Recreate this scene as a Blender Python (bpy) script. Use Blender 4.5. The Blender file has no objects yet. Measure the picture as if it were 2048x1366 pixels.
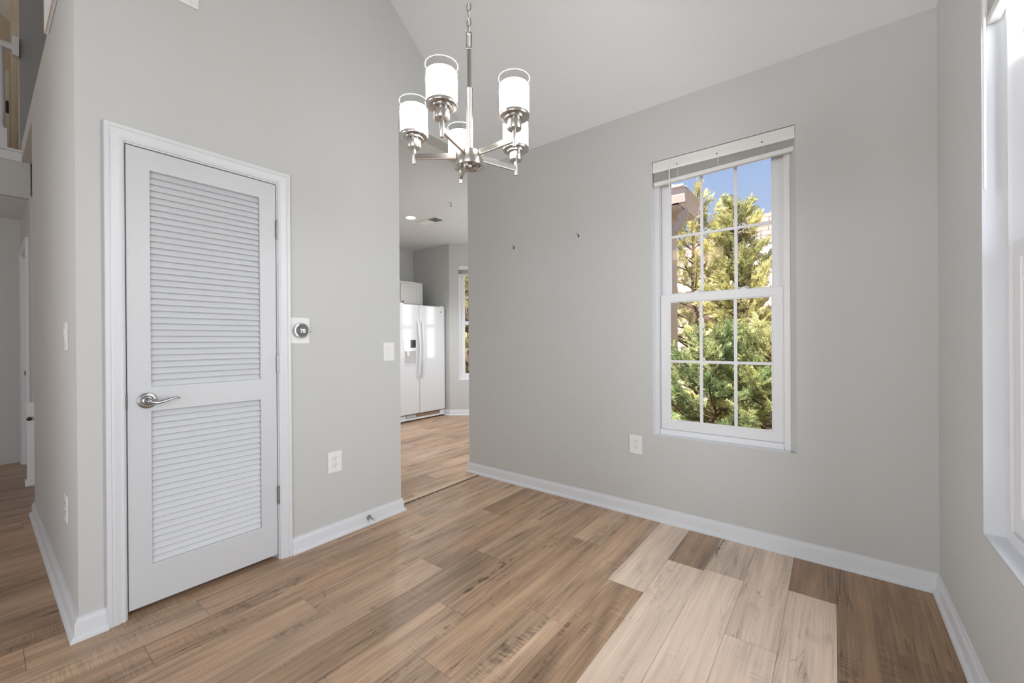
import bpy, bmesh, math, random
import numpy as np
from mathutils import Vector, Matrix

PI = math.pi
R = math.radians
random.seed(7)
rng = np.random.default_rng(7)
SC = bpy.context.scene
COL = SC.collection

# ------------------------------------------------------------------ camera
CH = 1.19
YAW, PITCH, ROLL, FPX = 0.658009731, -0.00149259, -0.00664522, 830.268
fw = Vector((-math.sin(YAW)*math.cos(PITCH), math.cos(YAW)*math.cos(PITCH), math.sin(PITCH)))
r0 = Vector((math.cos(YAW), math.sin(YAW), 0))
u0 = r0.cross(fw)
rt = r0*math.cos(ROLL) + u0*math.sin(ROLL)
up = -r0*math.sin(ROLL) + u0*math.cos(ROLL)
cam = bpy.data.cameras.new('camera')
cam.sensor_width = 36.0
cam.lens = FPX/2048*36.0
cam.clip_start = 0.02
cam.clip_end = 300
camo = bpy.data.objects.new('camera', cam)
COL.objects.link(camo)
M4 = Matrix((rt, up, -fw)).transposed().to_4x4()
M4.translation = Vector((0, 0, CH))
camo.matrix_world = M4
SC.camera = camo

# ------------------------------------------------------------------ world, sun, daylight, exposure
SC.view_settings.view_transform = 'Standard'
SC.view_settings.look = 'None'
SC.view_settings.exposure = 0.0
SC.view_settings.gamma = 1.0
SC.view_settings.use_curve_mapping = False
SC.cycles.use_denoising = True
SC.cycles.max_bounces = 10
SC.cycles.diffuse_bounces = 7
SC.cycles.transparent_max_bounces = 16
SC.cycles.caustics_reflective = False
SC.cycles.caustics_refractive = False
SC.cycles.sample_clamp_indirect = 6.0

W = bpy.data.worlds.new('sky')
SC.world = W
W.use_nodes = True
wn, wl = W.node_tree.nodes, W.node_tree.links
wn.clear()
wo = wn.new('ShaderNodeOutputWorld')
wb = wn.new('ShaderNodeBackground')
wt = wn.new('ShaderNodeTexCoord')
ws = wn.new('ShaderNodeSeparateXYZ')
wr = wn.new('ShaderNodeValToRGB')
wr.color_ramp.elements[0].position = 0.0
wr.color_ramp.elements[0].color = (0.62, 0.72, 0.88, 1)
wr.color_ramp.elements[1].position = 0.65
wr.color_ramp.elements[1].color = (0.22, 0.38, 0.78, 1)
wl.new(wt.outputs['Generated'], ws.inputs[0])
wl.new(ws.outputs['Z'], wr.inputs[0])
wl.new(wr.outputs[0], wb.inputs[0])
wb.inputs[1].default_value = 1.0
wl.new(wb.outputs[0], wo.inputs[0])

sun = bpy.data.lights.new('sun', 'SUN')
sun.energy = 17.0
sun.angle = R(0.8)
sun.color = (1.0, 0.93, 0.80)
suno = bpy.data.objects.new('sun', sun)
COL.objects.link(suno)
suno.rotation_euler = Vector((0.10, 0.58, -0.81)).to_track_quat('-Z', 'Y').to_euler()

def area(name, loc, dirv, sx, sy, power, color=(1, 1, 1), spread=180):
    l = bpy.data.lights.new(name, 'AREA')
    l.shape = 'RECTANGLE'
    l.size, l.size_y = sx, sy
    l.energy = power
    l.color = color
    l.spread = R(spread)
    o = bpy.data.objects.new(name, l)
    COL.objects.link(o)
    o.location = loc
    o.rotation_euler = Vector(dirv).to_track_quat('-Z', 'Y').to_euler()
    return o

# daylight at dining and kitchen windows; side, rear and living lamps are added fill
P_RIGHT, P_SIDE, P_REAR, P_KIT = 31.0, 70.0, 4.0, 9.0
area('daylight_dining_window', (0.61, 1.63, 1.45), (-1, 0, -0.20), 0.80, 1.75, P_RIGHT, (0.95, 0.975, 1.0), 125)
area('fill_light_side', (0.72, -1.95, 1.20), (-1, 0, 0), 2.5, 2.2, P_SIDE, (0.96, 0.98, 1.0))  # added fill from the right, behind the camera
area('fill_light_rear', (-0.08, -4.40, 1.50), (0.0, 1, 0), 0.74, 1.9, P_REAR, (0.96, 0.98, 1.0), 62)  # added narrow fill aimed at the back wall
area('daylight_kitchen_window', (-2.40, 3.60, 1.45), (-1, 0, 0), 0.78, 1.7, P_KIT, (0.90, 0.96, 1.0))
area('fill_light_living', (-4.6, -4.35, 1.60), (1.28, 1, 0.05), 1.9, 1.7, 46.0, (0.95, 0.975, 1.0), 70)  # added fill aimed at the right wall
for x_, w_ in ((-2.76, 0.30), (-3.51, 0.22)):
    for z_, h_ in ((1.16, 0.60), (1.82, 0.58)):
        area('daylight_kitchen_bay', (x_, 5.60, z_), (0, -1, 0), w_, h_, 15.0*w_*h_, (0.93, 0.97, 1.0))
area('daylight_kitchen_window', (-2.40, 4.60, 1.45), (-1, 0, 0), 0.78, 1.7, P_KIT, (0.90, 0.96, 1.0))

# kitchen fill spots: added out of view, the last one at the recessed light
for i, (x_, y_) in enumerate(((-3.25, 4.55), (-4.9, 2.6), (-3.3, 3.55), (-4.28, 3.37))):
    dl = bpy.data.lights.new('kitchen_fill_spot', 'SPOT')
    dl.energy = 58; dl.spot_size = R(130); dl.spot_blend = 0.6; dl.shadow_soft_size = 0.06
    dl.color = (0.97, 0.98, 1.0)
    dlo = bpy.data.objects.new('kitchen_fill_spot', dl); COL.objects.link(dlo)
    dlo.location = (x_, y_, 2.74)

# ------------------------------------------------------------------ materials
MATS = {}
def mat(name, col, rough=0.5, metal=0.0, bump=0.0, bscale=200.0, var=0.0, vscale=3.0, spec=0.5, emit=None, estr=0.0, coat=0.0):
    if name in MATS:
        return MATS[name]
    m = bpy.data.materials.new(name)
    m.use_nodes = True
    nt = m.node_tree
    b = nt.nodes['Principled BSDF']
    b.inputs['Base Color'].default_value = (*col, 1)
    b.inputs['Roughness'].default_value = rough
    b.inputs['Metallic'].default_value = metal
    b.inputs['Specular IOR Level'].default_value = spec
    b.inputs['Coat Weight'].default_value = coat
    if emit:
        b.inputs['Emission Color'].default_value = (*emit, 1)
        b.inputs['Emission Strength'].default_value = estr
    g = nt.nodes.new('ShaderNodeNewGeometry')
    if bump > 0:
        n = nt.nodes.new('ShaderNodeTexNoise')
        n.inputs['Scale'].default_value = bscale
        n.inputs['Detail'].default_value = 3
        nt.links.new(g.outputs['Position'], n.inputs['Vector'])
        bp = nt.nodes.new('ShaderNodeBump')
        bp.inputs['Strength'].default_value = bump
        bp.inputs['Distance'].default_value = 0.002
        nt.links.new(n.outputs['Fac'], bp.inputs['Height'])
        nt.links.new(bp.outputs[0], b.inputs['Normal'])
    if var > 0:
        n = nt.nodes.new('ShaderNodeTexNoise')
        n.inputs['Scale'].default_value = vscale
        n.inputs['Detail'].default_value = 4
        nt.links.new(g.outputs['Position'], n.inputs['Vector'])
        mx = nt.nodes.new('ShaderNodeMix')
        mx.data_type = 'RGBA'
        mx.inputs[6].default_value = (*[c*(1-var) for c in col], 1)
        mx.inputs[7].default_value = (*[min(1, c*(1+var)) for c in col], 1)
        nt.links.new(n.outputs['Fac'], mx.inputs[0])
        nt.links.new(mx.outputs[2], b.inputs['Base Color'])
    MATS[name] = m
    return m

WALL = mat('wall_paint', (0.560, 0.565, 0.552), 0.75, bump=0.10, bscale=260, var=0.015, vscale=2.0, spec=0.3)
GREYWALL = mat('upstairs_wall_grey', (0.33, 0.335, 0.33), 0.8, bump=0.1, bscale=260, var=0.02, spec=0.2)  # darker grey than the other walls, upstairs wall only
CEIL = mat('ceiling_paint', (0.715, 0.735, 0.745), 0.9, bump=0.08, bscale=300, spec=0.2)
TRIM = mat('trim_paint', (0.685, 0.70, 0.725), 0.38, bump=0.02, bscale=60, spec=0.5)
DOORP = mat('door_paint', (0.605, 0.62, 0.64), 0.42, bump=0.04, bscale=120, spec=0.5)
VINYL = mat('window_vinyl', (0.76, 0.765, 0.775), 0.35, var=0.01)
PLASTIC = mat('white_plastic', (0.80, 0.80, 0.785), 0.35, var=0.01)
BLIND = mat('blind_vinyl', (0.74, 0.74, 0.72), 0.4, var=0.02, vscale=40)
DARK = mat('dark_slot', (0.015, 0.014, 0.013), 0.6, var=0.1)
NICKEL = mat('brushed_nickel', (0.54, 0.52, 0.49), 0.25, 1.0, bump=0.03, bscale=900)
SATIN = mat('satin_nickel', (0.40, 0.40, 0.405), 0.26, 1.0, bump=0.02, bscale=700)
CHROME = mat('chrome', (0.8, 0.8, 0.8), 0.08, 1.0, var=0.01)
BRONZE = mat('dark_hardware', (0.05, 0.04, 0.033), 0.4, 0.6, var=0.1)
APPL = mat('white_enamel', (0.74, 0.75, 0.765), 0.10, bump=0.015, bscale=9, spec=0.6, coat=0.3)
APPGREY = mat('appliance_grey', (0.33, 0.34, 0.35), 0.4, var=0.03)
BLACKG = mat('black_gloss', (0.012, 0.012, 0.014), 0.08, var=0.05)
CABINET = mat('cabinet_paint', (0.70, 0.685, 0.655), 0.45, var=0.015)
STRIP = mat('light_oak_strip', (0.55, 0.40, 0.28), 0.4, var=0.15, vscale=25)
SOFFIT = mat('painted_aluminium', (0.52, 0.44, 0.41), 0.45, var=0.05, vscale=8)
SIDING = mat('pale_siding', (0.62, 0.55, 0.52), 0.7, var=0.06, vscale=4)
BARK = mat('bark', (0.12, 0.085, 0.06), 0.9, bump=0.5, bscale=60, var=0.3, vscale=14)
MULCH = mat('mulch', (0.30, 0.20, 0.16), 0.95, bump=0.6, bscale=40, var=0.45, vscale=9)

def shingle():
    m = bpy.data.materials.new('roof_shingle')
    m.use_nodes = True
    nt = m.node_tree
    b = nt.nodes['Principled BSDF']
    b.inputs['Roughness'].default_value = 0.9
    tc = nt.nodes.new('ShaderNodeTexCoord')
    br = nt.nodes.new('ShaderNodeTexBrick')
    br.inputs['Color1'].default_value = (0.30, 0.235, 0.215, 1)
    br.inputs['Color2'].default_value = (0.22, 0.175, 0.16, 1)
    br.inputs['Mortar'].default_value = (0.10, 0.08, 0.075, 1)
    br.inputs['Scale'].default_value = 1.0
    br.inputs['Brick Width'].default_value = 0.33
    br.inputs['Row Height'].default_value = 0.16
    br.inputs['Mortar Size'].default_value = 0.012
    nt.links.new(tc.outputs['UV'], br.inputs['Vector'])
    nt.links.new(br.outputs['Color'], b.inputs['Base Color'])
    MATS['roof_shingle'] = m
    return m
SHINGLE = shingle()

def glass_mat(name, tint, fmul, rough=0.0, gcol=(1, 1, 1)):
    m = bpy.data.materials.new(name)
    m.use_nodes = True
    nt = m.node_tree
    nt.nodes.clear()
    o = nt.nodes.new('ShaderNodeOutputMaterial')
    t = nt.nodes.new('ShaderNodeBsdfTransparent')
    t.inputs[0].default_value = (*tint, 1)
    g = nt.nodes.new('ShaderNodeBsdfGlossy')
    g.inputs['Color'].default_value = (*gcol, 1)
    g.inputs['Roughness'].default_value = rough
    f = nt.nodes.new('ShaderNodeLayerWeight')
    f.inputs['Blend'].default_value = 0.5
    pw = nt.nodes.new('ShaderNodeMath')
    pw.operation = 'POWER'
    pw.inputs[1].default_value = 4.0
    mu = nt.nodes.new('ShaderNodeMath')
    mu.operation = 'MULTIPLY_ADD'
    mu.inputs[1].default_value = fmul
    mu.inputs[2].default_value = 0.022
    mx = nt.nodes.new('ShaderNodeMixShader')
    nt.links.new(f.outputs['Facing'], pw.inputs[0])
    nt.links.new(pw.outputs[0], mu.inputs[0])
    nt.links.new(mu.outputs[0], mx.inputs[0])
    nt.links.new(t.outputs[0], mx.inputs[1])
    nt.links.new(g.outputs[0], mx.inputs[2])
    nt.links.new(mx.outputs[0], o.inputs[0])
    MATS[name] = m
    return m
GLASS = glass_mat('window_glass', (0.97, 0.98, 0.98), 0.6, 0.05, (1.0, 0.74, 0.54))  # amber of the chandelier bulbs' reflections put into the gloss colour
CLEARG = glass_mat('clear_shade_glass', (0.96, 0.955, 0.95), 0.30)

def frosted():
    m = bpy.data.materials.new('frosted_lit_glass')
    m.use_nodes = True
    nt = m.node_tree
    b = nt.nodes['Principled BSDF']
    b.inputs['Base Color'].default_value = (0.85, 0.83, 0.80, 1)
    b.inputs['Roughness'].default_value = 0.5
    n = nt.nodes.new('ShaderNodeTexNoise')
    n.inputs['Scale'].default_value = 55
    n.inputs['Detail'].default_value = 5
    g = nt.nodes.new('ShaderNodeNewGeometry')
    nt.links.new(g.outputs['Position'], n.inputs['Vector'])
    r = nt.nodes.new('ShaderNodeValToRGB')
    r.color_ramp.elements[0].color = (0.98, 0.95, 0.92, 1)
    r.color_ramp.elements[1].color = (1.0, 0.985, 0.965, 1)
    r.color_ramp.elements[0].position = 0.3
    nt.links.new(n.outputs['Fac'], r.inputs[0])
    nt.links.new(r.outputs[0], b.inputs['Emission Color'])
    b.inputs['Emission Strength'].default_value = 15.0
    MATS['frosted_lit_glass'] = m
    return m
FROST = frosted()
BULB = mat('lit_bulb', (1, 1, 1), 0.5, emit=(1.0, 0.86, 0.68), estr=25.0)
LAMPLIT = mat('lit_lens', (1, 1, 1), 0.5, emit=(1.0, 0.97, 0.92), estr=30.0)
DISPLAY = mat('lit_digits', (0.9, 0.9, 0.9), 0.4, emit=(1, 1, 1), estr=0.8)

def floor_mat():
    m = bpy.data.materials.new('vinyl_plank_floor')
    m.use_nodes = True
    nt = m.node_tree
    N, L = nt.nodes, nt.links
    b = N['Principled BSDF']
    at = N.new('ShaderNodeAttribute'); at.attribute_name = 'plank_tone'
    se = N.new('ShaderNodeAttribute'); se.attribute_name = 'plank_seed'
    g = N.new('ShaderNodeNewGeometry')
    off = N.new('ShaderNodeCombineXYZ')
    mul = N.new('ShaderNodeMath'); mul.operation = 'MULTIPLY'; mul.inputs[1].default_value = 37.0
    L.new(se.outputs['Fac'], mul.inputs[0])
    L.new(mul.outputs[0], off.inputs[0]); L.new(se.outputs['Fac'], off.inputs[1]); L.new(mul.outputs[0], off.inputs[2])
    add = N.new('ShaderNodeVectorMath'); add.operation = 'ADD'
    L.new(g.outputs['Position'], add.inputs[0]); L.new(off.outputs[0], add.inputs[1])
    def noise(sx, sy, detail, dist=0.0, rough=0.5, vec=None):
        v = N.new('ShaderNodeVectorMath'); v.operation = 'MULTIPLY'
        v.inputs[1].default_value = (sx, sy, 1)
        L.new((vec or add).outputs[0], v.inputs[0])
        n = N.new('ShaderNodeTexNoise')
        n.inputs['Scale'].default_value = 1.0
        n.inputs['Detail'].default_value = detail
        n.inputs['Distortion'].default_value = dist
        n.inputs['Roughness'].default_value = rough
        L.new(v.outputs[0], n.inputs['Vector'])
        return n.outputs['Fac']
    def math(op, a, bb=None, c=None):
        n = N.new('ShaderNodeMath'); n.operation = op
        for i, x in enumerate((a, bb, c)):
            if x is None: continue
            if isinstance(x, (int, float)): n.inputs[i].default_value = x
            else: L.new(x, n.inputs[i])
        return n.outputs[0]
    def rng_(x, a, bb, c, d):
        n = N.new('ShaderNodeMapRange')
        n.inputs[1].default_value = a; n.inputs[2].default_value = bb
        n.inputs[3].default_value = c; n.inputs[4].default_value = d
        L.new(x, n.inputs[0])
        return n.outputs[0]
    fine = noise(150, 3.0, 4, 0.4, 0.6)
    grain = noise(34, 1.3, 5, 1.6, 0.6)
    tone = noise(7.0, 0.9, 3, 0.8)
    tone2 = noise(3.5, 2.2, 2, 0.3)
    saw = noise(9, 190, 2, 0.0, 0.6)
    sawmask = rng_(noise(8, 2.3, 2, 0.5), 0.56, 0.66, 0, 1)
    burnmask = rng_(noise(13, 1.7, 3, 0.6), 0.60, 0.70, 0, 1)
    knot = rng_(noise(11, 5.0, 2, 1.0), 0.70, 0.78, 0, 1)
    ck = noise(13, 0.75, 3, 2.2, 0.55)
    crack = rng_(math('ABSOLUTE', math('SUBTRACT', ck, 0.5)), 0.0, 0.015, 1, 0)
    crack = math('MULTIPLY', crack, rng_(noise(5, 1.3, 2), 0.53, 0.60, 0, 1))
    # brightness multiplier
    v = math('ADD', rng_(fine, 0.3, 0.7, -0.15, 0.13), rng_(grain, 0.28, 0.72, -0.26, 0.18))
    v = math('ADD', v, rng_(tone, 0.3, 0.7, -0.22, 0.18))
    v = math('ADD', v, rng_(tone2, 0.3, 0.7, -0.10, 0.08))
    v = math('ADD', v, math('MULTIPLY', rng_(saw, 0.35, 0.65, -0.16, 0.12), sawmask))
    v = math('SUBTRACT', v, math('MULTIPLY', math('MULTIPLY', burnmask, rng_(noise(18, 95, 3), 0.42, 0.58, 0.15, 1.0)), 0.42))
    v = math('SUBTRACT', v, math('MULTIPLY', knot, 0.30))
    v = math('SUBTRACT', v, math('MULTIPLY', crack, 0.62))
    lum = N.new('ShaderNodeRGBToBW')
    L.new(at.outputs['Color'], lum.inputs[0])
    v = math('MULTIPLY', v, rng_(lum.outputs[0], 0.42, 0.62, 1.12, 0.55))     # fainter grain on pale planks, painting in the veil of reflected window light
    v = math('ADD', v, 1.0)
    v = math('MAXIMUM', v, 0.18)
    mc = N.new('ShaderNodeVectorMath'); mc.operation = 'SCALE'
    L.new(at.outputs['Color'], mc.inputs[0]); L.new(v, mc.inputs['Scale'])
    # darker streaks lean browner
    gm = N.new('ShaderNodeGamma')
    L.new(mc.outputs[0], gm.inputs[0]); gm.inputs[1].default_value = 1.0
    L.new(gm.outputs[0], b.inputs['Base Color'])
    L.new(rng_(fine, 0.2, 0.8, 0.30, 0.42), b.inputs['Roughness'])
    b.inputs['Specular IOR Level'].default_value = 0.5
    bp = N.new('ShaderNodeBump')
    bp.inputs['Strength'].default_value = 0.18
    bp.inputs['Distance'].default_value = 0.001
    L.new(v, bp.inputs['Height'])
    L.new(bp.outputs[0], b.inputs['Normal'])
    MATS['vinyl_plank_floor'] = m
    return m
FLOORM = floor_mat()

def leaf_mat():
    m = bpy.data.materials.new('cypress_foliage')
    m.use_nodes = True
    nt = m.node_tree
    nt.nodes.clear()
    o = nt.nodes.new('ShaderNodeOutputMaterial')
    d = nt.nodes.new('ShaderNodeBsdfDiffuse')
    t = nt.nodes.new('ShaderNodeBsdfTranslucent')
    mx = nt.nodes.new('ShaderNodeMixShader')
    mx.inputs[0].default_value = 0.42
    a = nt.nodes.new('ShaderNodeAttribute'); a.attribute_name = 'leaf_tone'
    nt.links.new(a.outputs['Color'], d.inputs[0])
    nt.links.new(a.outputs['Color'], t.inputs[0])
    nt.links.new(d.outputs[0], mx.inputs[1])
    nt.links.new(t.outputs[0], mx.inputs[2])
    nt.links.new(mx.outputs[0], o.inputs[0])
    return m
LEAF = leaf_mat()

# ------------------------------------------------------------------ mesh builder
class MB:
    def __init__(s):
        s.v = []; s.f = []
    def add(s, vs, fs):
        k = len(s.v)
        s.v += [Vector(p) for p in vs]
        s.f += [[i+k for i in f] for f in fs]
        return s
    def box(s, a, b):
        x0, x1 = sorted((a[0], b[0])); y0, y1 = sorted((a[1], b[1])); z0, z1 = sorted((a[2], b[2]))
        return s.add([(x0,y0,z0),(x1,y0,z0),(x1,y1,z0),(x0,y1,z0),(x0,y0,z1),(x1,y0,z1),(x1,y1,z1),(x0,y1,z1)],
                     [(0,3,2,1),(4,5,6,7),(0,1,5,4),(1,2,6,5),(2,3,7,6),(3,0,4,7)])
    def prism(s, poly, axis, a, b):
        """poly: 2D points (in the two remaining axes, order xyz), extruded along axis from a to b"""
        n = len(poly)
        def P(p, t):
            return {0: (t, p[0], p[1]), 1: (p[0], t, p[1]), 2: (p[0], p[1], t)}[axis]
        vs = [P(p, a) for p in poly] + [P(p, b) for p in poly]
        fs = [list(range(n))[::-1], [n+i for i in range(n)]]
        fs += [(i, (i+1) % n, n+(i+1) % n, n+i) for i in range(n)]
        return s.add(vs, fs)
    def lathe(s, prof, c=(0,0,0), axis='z', n=32, cap=True):
        vs = []; fs = []
        for (r, h) in prof:
            for k in range(n):
                a = 2*PI*k/n
                x, y = r*math.cos(a), r*math.sin(a)
                p = {'z': (x, y, h), 'y': (x, h, y), 'x': (h, x, y)}[axis]
                vs.append((p[0]+c[0], p[1]+c[1], p[2]+c[2]))
        m = len(prof)
        for i in range(m-1):
            for k in range(n):
                k2 = (k+1) % n
                fs.append((i*n+k, i*n+k2, (i+1)*n+k2, (i+1)*n+k))
        if cap:
            fs.append(list(range(n))[::-1])
            fs.append([(m-1)*n+k for k in range(n)])
        return s.add(vs, fs)
    def tube(s, pts, r, n=10, closed=False, flat=1.0, cap=True):
        pts = [Vector(p) for p in pts]
        m = len(pts)
        rs = r if isinstance(r, (list, tuple)) else [r]*m
        vs = []; fs = []
        prev = None
        for i, p in enumerate(pts):
            if closed:
                t = (pts[(i+1) % m]-pts[i-1]).normalized()
            else:
                t = (pts[min(i+1, m-1)]-pts[max(i-1, 0)]).normalized()
            if prev is None:
                ref = Vector((0,0,1)) if abs(t.z) < 0.9 else Vector((1,0,0))
                u = t.cross(ref).normalized()
            else:
                u = (prev - t*prev.dot(t)).normalized()
            prev = u
            w = t.cross(u)
            for k in range(n):
                a = 2*PI*k/n
                vs.append(p + u*math.cos(a)*rs[i] + w*math.sin(a)*rs[i]*flat)
        for i in range(m if closed else m-1):
            j = (i+1) % m
            for k in range(n):
                k2 = (k+1) % n
                fs.append((i*n+k, i*n+k2, j*n+k2, j*n+k))
        if not closed and cap:
            fs.append(list(range(n))[::-1]); fs.append([(m-1)*n+k for k in range(n)])
        return s.add(vs, fs)
    def bar(s, p, q, w, h):
        """rectangular bar between p and q, w horizontal, h vertical"""
        p, q = Vector(p), Vector(q)
        t = (q-p).normalized()
        u = t.cross(Vector((0,0,1)))
        u = u.normalized() if u.length > 1e-4 else Vector((1,0,0))
        v = u.cross(t).normalized()
        vs = []
        for c in (p, q):
            for (a, b) in ((-1,-1),(1,-1),(1,1),(-1,1)):
                vs.append(c + u*a*w/2 + v*b*h/2)
        return s.add(vs, [(0,3,2,1),(4,5,6,7),(0,1,5,4),(1,2,6,5),(2,3,7,6),(3,0,4,7)])
    def rplate(s, cx, cz, w, h, r, y0, y1, n=5):
        """rounded rectangle in xz, from y0 to y1"""
        poly = []
        for (sx, sz, a0) in ((1,-1,-90),(1,1,0),(-1,1,90),(-1,-1,180)):
            for k in range(n+1):
                a = R(a0+90*k/n)
                poly.append((cx+sx*(w/2-r)+r*math.cos(a), cz+sz*(h/2-r)+r*math.sin(a)))
        return s.prism(poly, 1, y0, y1)
    def sweep(s, path, prof, lo=0, hi=None, side=1):
        """baseboard style sweep: path in xy, profile (offset from the wall, z); offset to the left of travel * side"""
        P = [Vector((p[0], p[1])) for p in path]
        n = len(P)
        hi = n-1 if hi is None else hi
        def nrm(a, b):
            d = (b-a).normalized()
            return Vector((-d.y, d.x))*side
        off = []
        for i in range(n):
            if i == 0: o = nrm(P[0], P[1])
            elif i == n-1: o = nrm(P[-2], P[-1])
            else:
                a, b = nrm(P[i-1], P[i]), nrm(P[i], P[i+1])
                o = (a+b)/(1+a.dot(b))
            off.append(o)
        m = len(prof)
        vs = []; fs = []
        for i in range(lo, hi+1):
            for (d, z) in prof:
                q = P[i]+off[i]*d
                vs.append((q.x, q.y, z))
        for i in range(hi-lo):
            for k in range(m-1):
                fs.append((i*m+k, i*m+k+1, (i+1)*m+k+1, (i+1)*m+k))
        fs.append(list(range(m))); fs.append([(hi-lo)*m+k for k in range(m)][::-1])
        return s.add(vs, fs)
    def grid(s, us, vs_, holes, w0, w1, axis):
        """wall slab with rectangular holes. us/vs_ = extents (u0,u1),(v0,v1); axis = normal axis; w0..w1 thickness"""
        U = sorted(set([us[0], us[1]] + [h[0] for h in holes] + [h[1] for h in holes]))
        V = sorted(set([vs_[0], vs_[1]] + [h[2] for h in holes] + [h[3] for h in holes]))
        def solid(i, j):
            if not (0 <= i < len(U)-1 and 0 <= j < len(V)-1): return False
            cu, cv = (U[i]+U[i+1])/2, (V[j]+V[j+1])/2
            return not any(h[0] < cu < h[1] and h[2] < cv < h[3] for h in holes)
        def P(u, v, w):
            return {0: (w, u, v), 1: (u, w, v), 2: (u, v, w)}[axis]
        for i in range(len(U)-1):
            for j in range(len(V)-1):
                if not solid(i, j): continue
                a, b, c, d = U[i], U[i+1], V[j], V[j+1]
                for w in (w0, w1):
                    s.add([P(a,c,w),P(b,c,w),P(b,d,w),P(a,d,w)], [(0,1,2,3)])
                for (di, dj, e) in ((-1,0,((a,c),(a,d))),(1,0,((b,c),(b,d))),(0,-1,((a,c),(b,c))),(0,1,((a,d),(b,d)))):
                    if not solid(i+di, j+dj):
                        s.add([P(*e[0],w0),P(*e[1],w0),P(*e[1],w1),P(*e[0],w1)], [(0,1,2,3)])
        return s
    def build(s, name, material, parent=None, bevel=0.0, smooth=None, local=True, keep=False):
        """link as ONE mesh object. Without a parent the origin goes to the base of the shape."""
        me = bpy.data.meshes.new(name)
        vs = s.v
        o = bpy.data.objects.new(name, me)
        org = Vector((0,0,0))
        if parent is None and not keep:
            xs = [p.x for p in vs]; ys = [p.y for p in vs]; zs = [p.z for p in vs]
            org = Vector(((min(xs)+max(xs))/2, (min(ys)+max(ys))/2, min(zs)))
        me.from_pydata([tuple(p-org) for p in vs], [], s.f)
        bm = bmesh.new(); bm.from_mesh(me)
        bmesh.ops.remove_doubles(bm, verts=bm.verts, dist=1e-6)
        bmesh.ops.recalc_face_normals(bm, faces=bm.faces)
        bm.to_mesh(me); bm.free()
        me.materials.append(material)
        COL.objects.link(o)
        o.location = org
        if parent is not None:
            o.parent = parent
        if bevel > 0:
            b = o.modifiers.new('bevel', 'BEVEL')
            b.width = bevel; b.segments = 2; b.limit_method = 'ANGLE'; b.angle_limit = R(40)
        if smooth:
            for p in me.polygons: p.use_smooth = True
            me.set_sharp_from_angle(angle=R(smooth))
        return o

def tag(o, label=None, cat=None, group=None, kind=None):
    if label: o['label'] = label
    if cat: o['category'] = cat
    if group: o['group'] = group
    if kind: o['kind'] = kind
    return o
def empty(name, loc, rz=0.0):
    o = bpy.data.objects.new(name, None)
    o.empty_display_size = 0.05
    COL.objects.link(o)
    o.location = loc
    o.rotation_euler = (0, 0, rz)
    return o
def struct(o, label, cat='structure'):
    return tag(o, label, cat, kind='structure')
def kids(o):
    return [c for c in COL.objects if c.parent == o]
def copy_tree(o, parent=None):
    c = o.copy(); COL.objects.link(c)
    if parent: c.parent = parent
    for ch in kids(o): copy_tree(ch, c)
    return c
def text_mesh(name, txt, size, material, parent, loc, rot, depth=0.0005):
    cu = bpy.data.curves.new(name, 'FONT')
    cu.body = txt; cu.size = size; cu.extrude = depth
    cu.align_x = 'CENTER'; cu.align_y = 'CENTER'
    to = bpy.data.objects.new(name+'_t', cu)
    COL.objects.link(to)
    dg = bpy.context.evaluated_depsgraph_get()
    me = bpy.data.meshes.new_from_object(to.evaluated_get(dg))
    bpy.data.objects.remove(to)
    me.materials.clear(); me.materials.append(material)
    o = bpy.data.objects.new(name, me)
    COL.objects.link(o)
    o.parent = parent
    o.location = loc; o.rotation_euler = rot
    return o

# ------------------------------------------------------------------ main dimensions (metres, camera above the origin)
XL, YB, XR, YN = -2.41, 2.75, 0.39, 0.25
ZB = 2.735                      # vault springs from the back wall at this height
SL = 0.828                      # rise per metre towards the living room
ZK = 2.755                      # kitchen ceiling
YR = -0.60                      # ridge
def zc(y): return ZB + SL*(YB-y)

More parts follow.
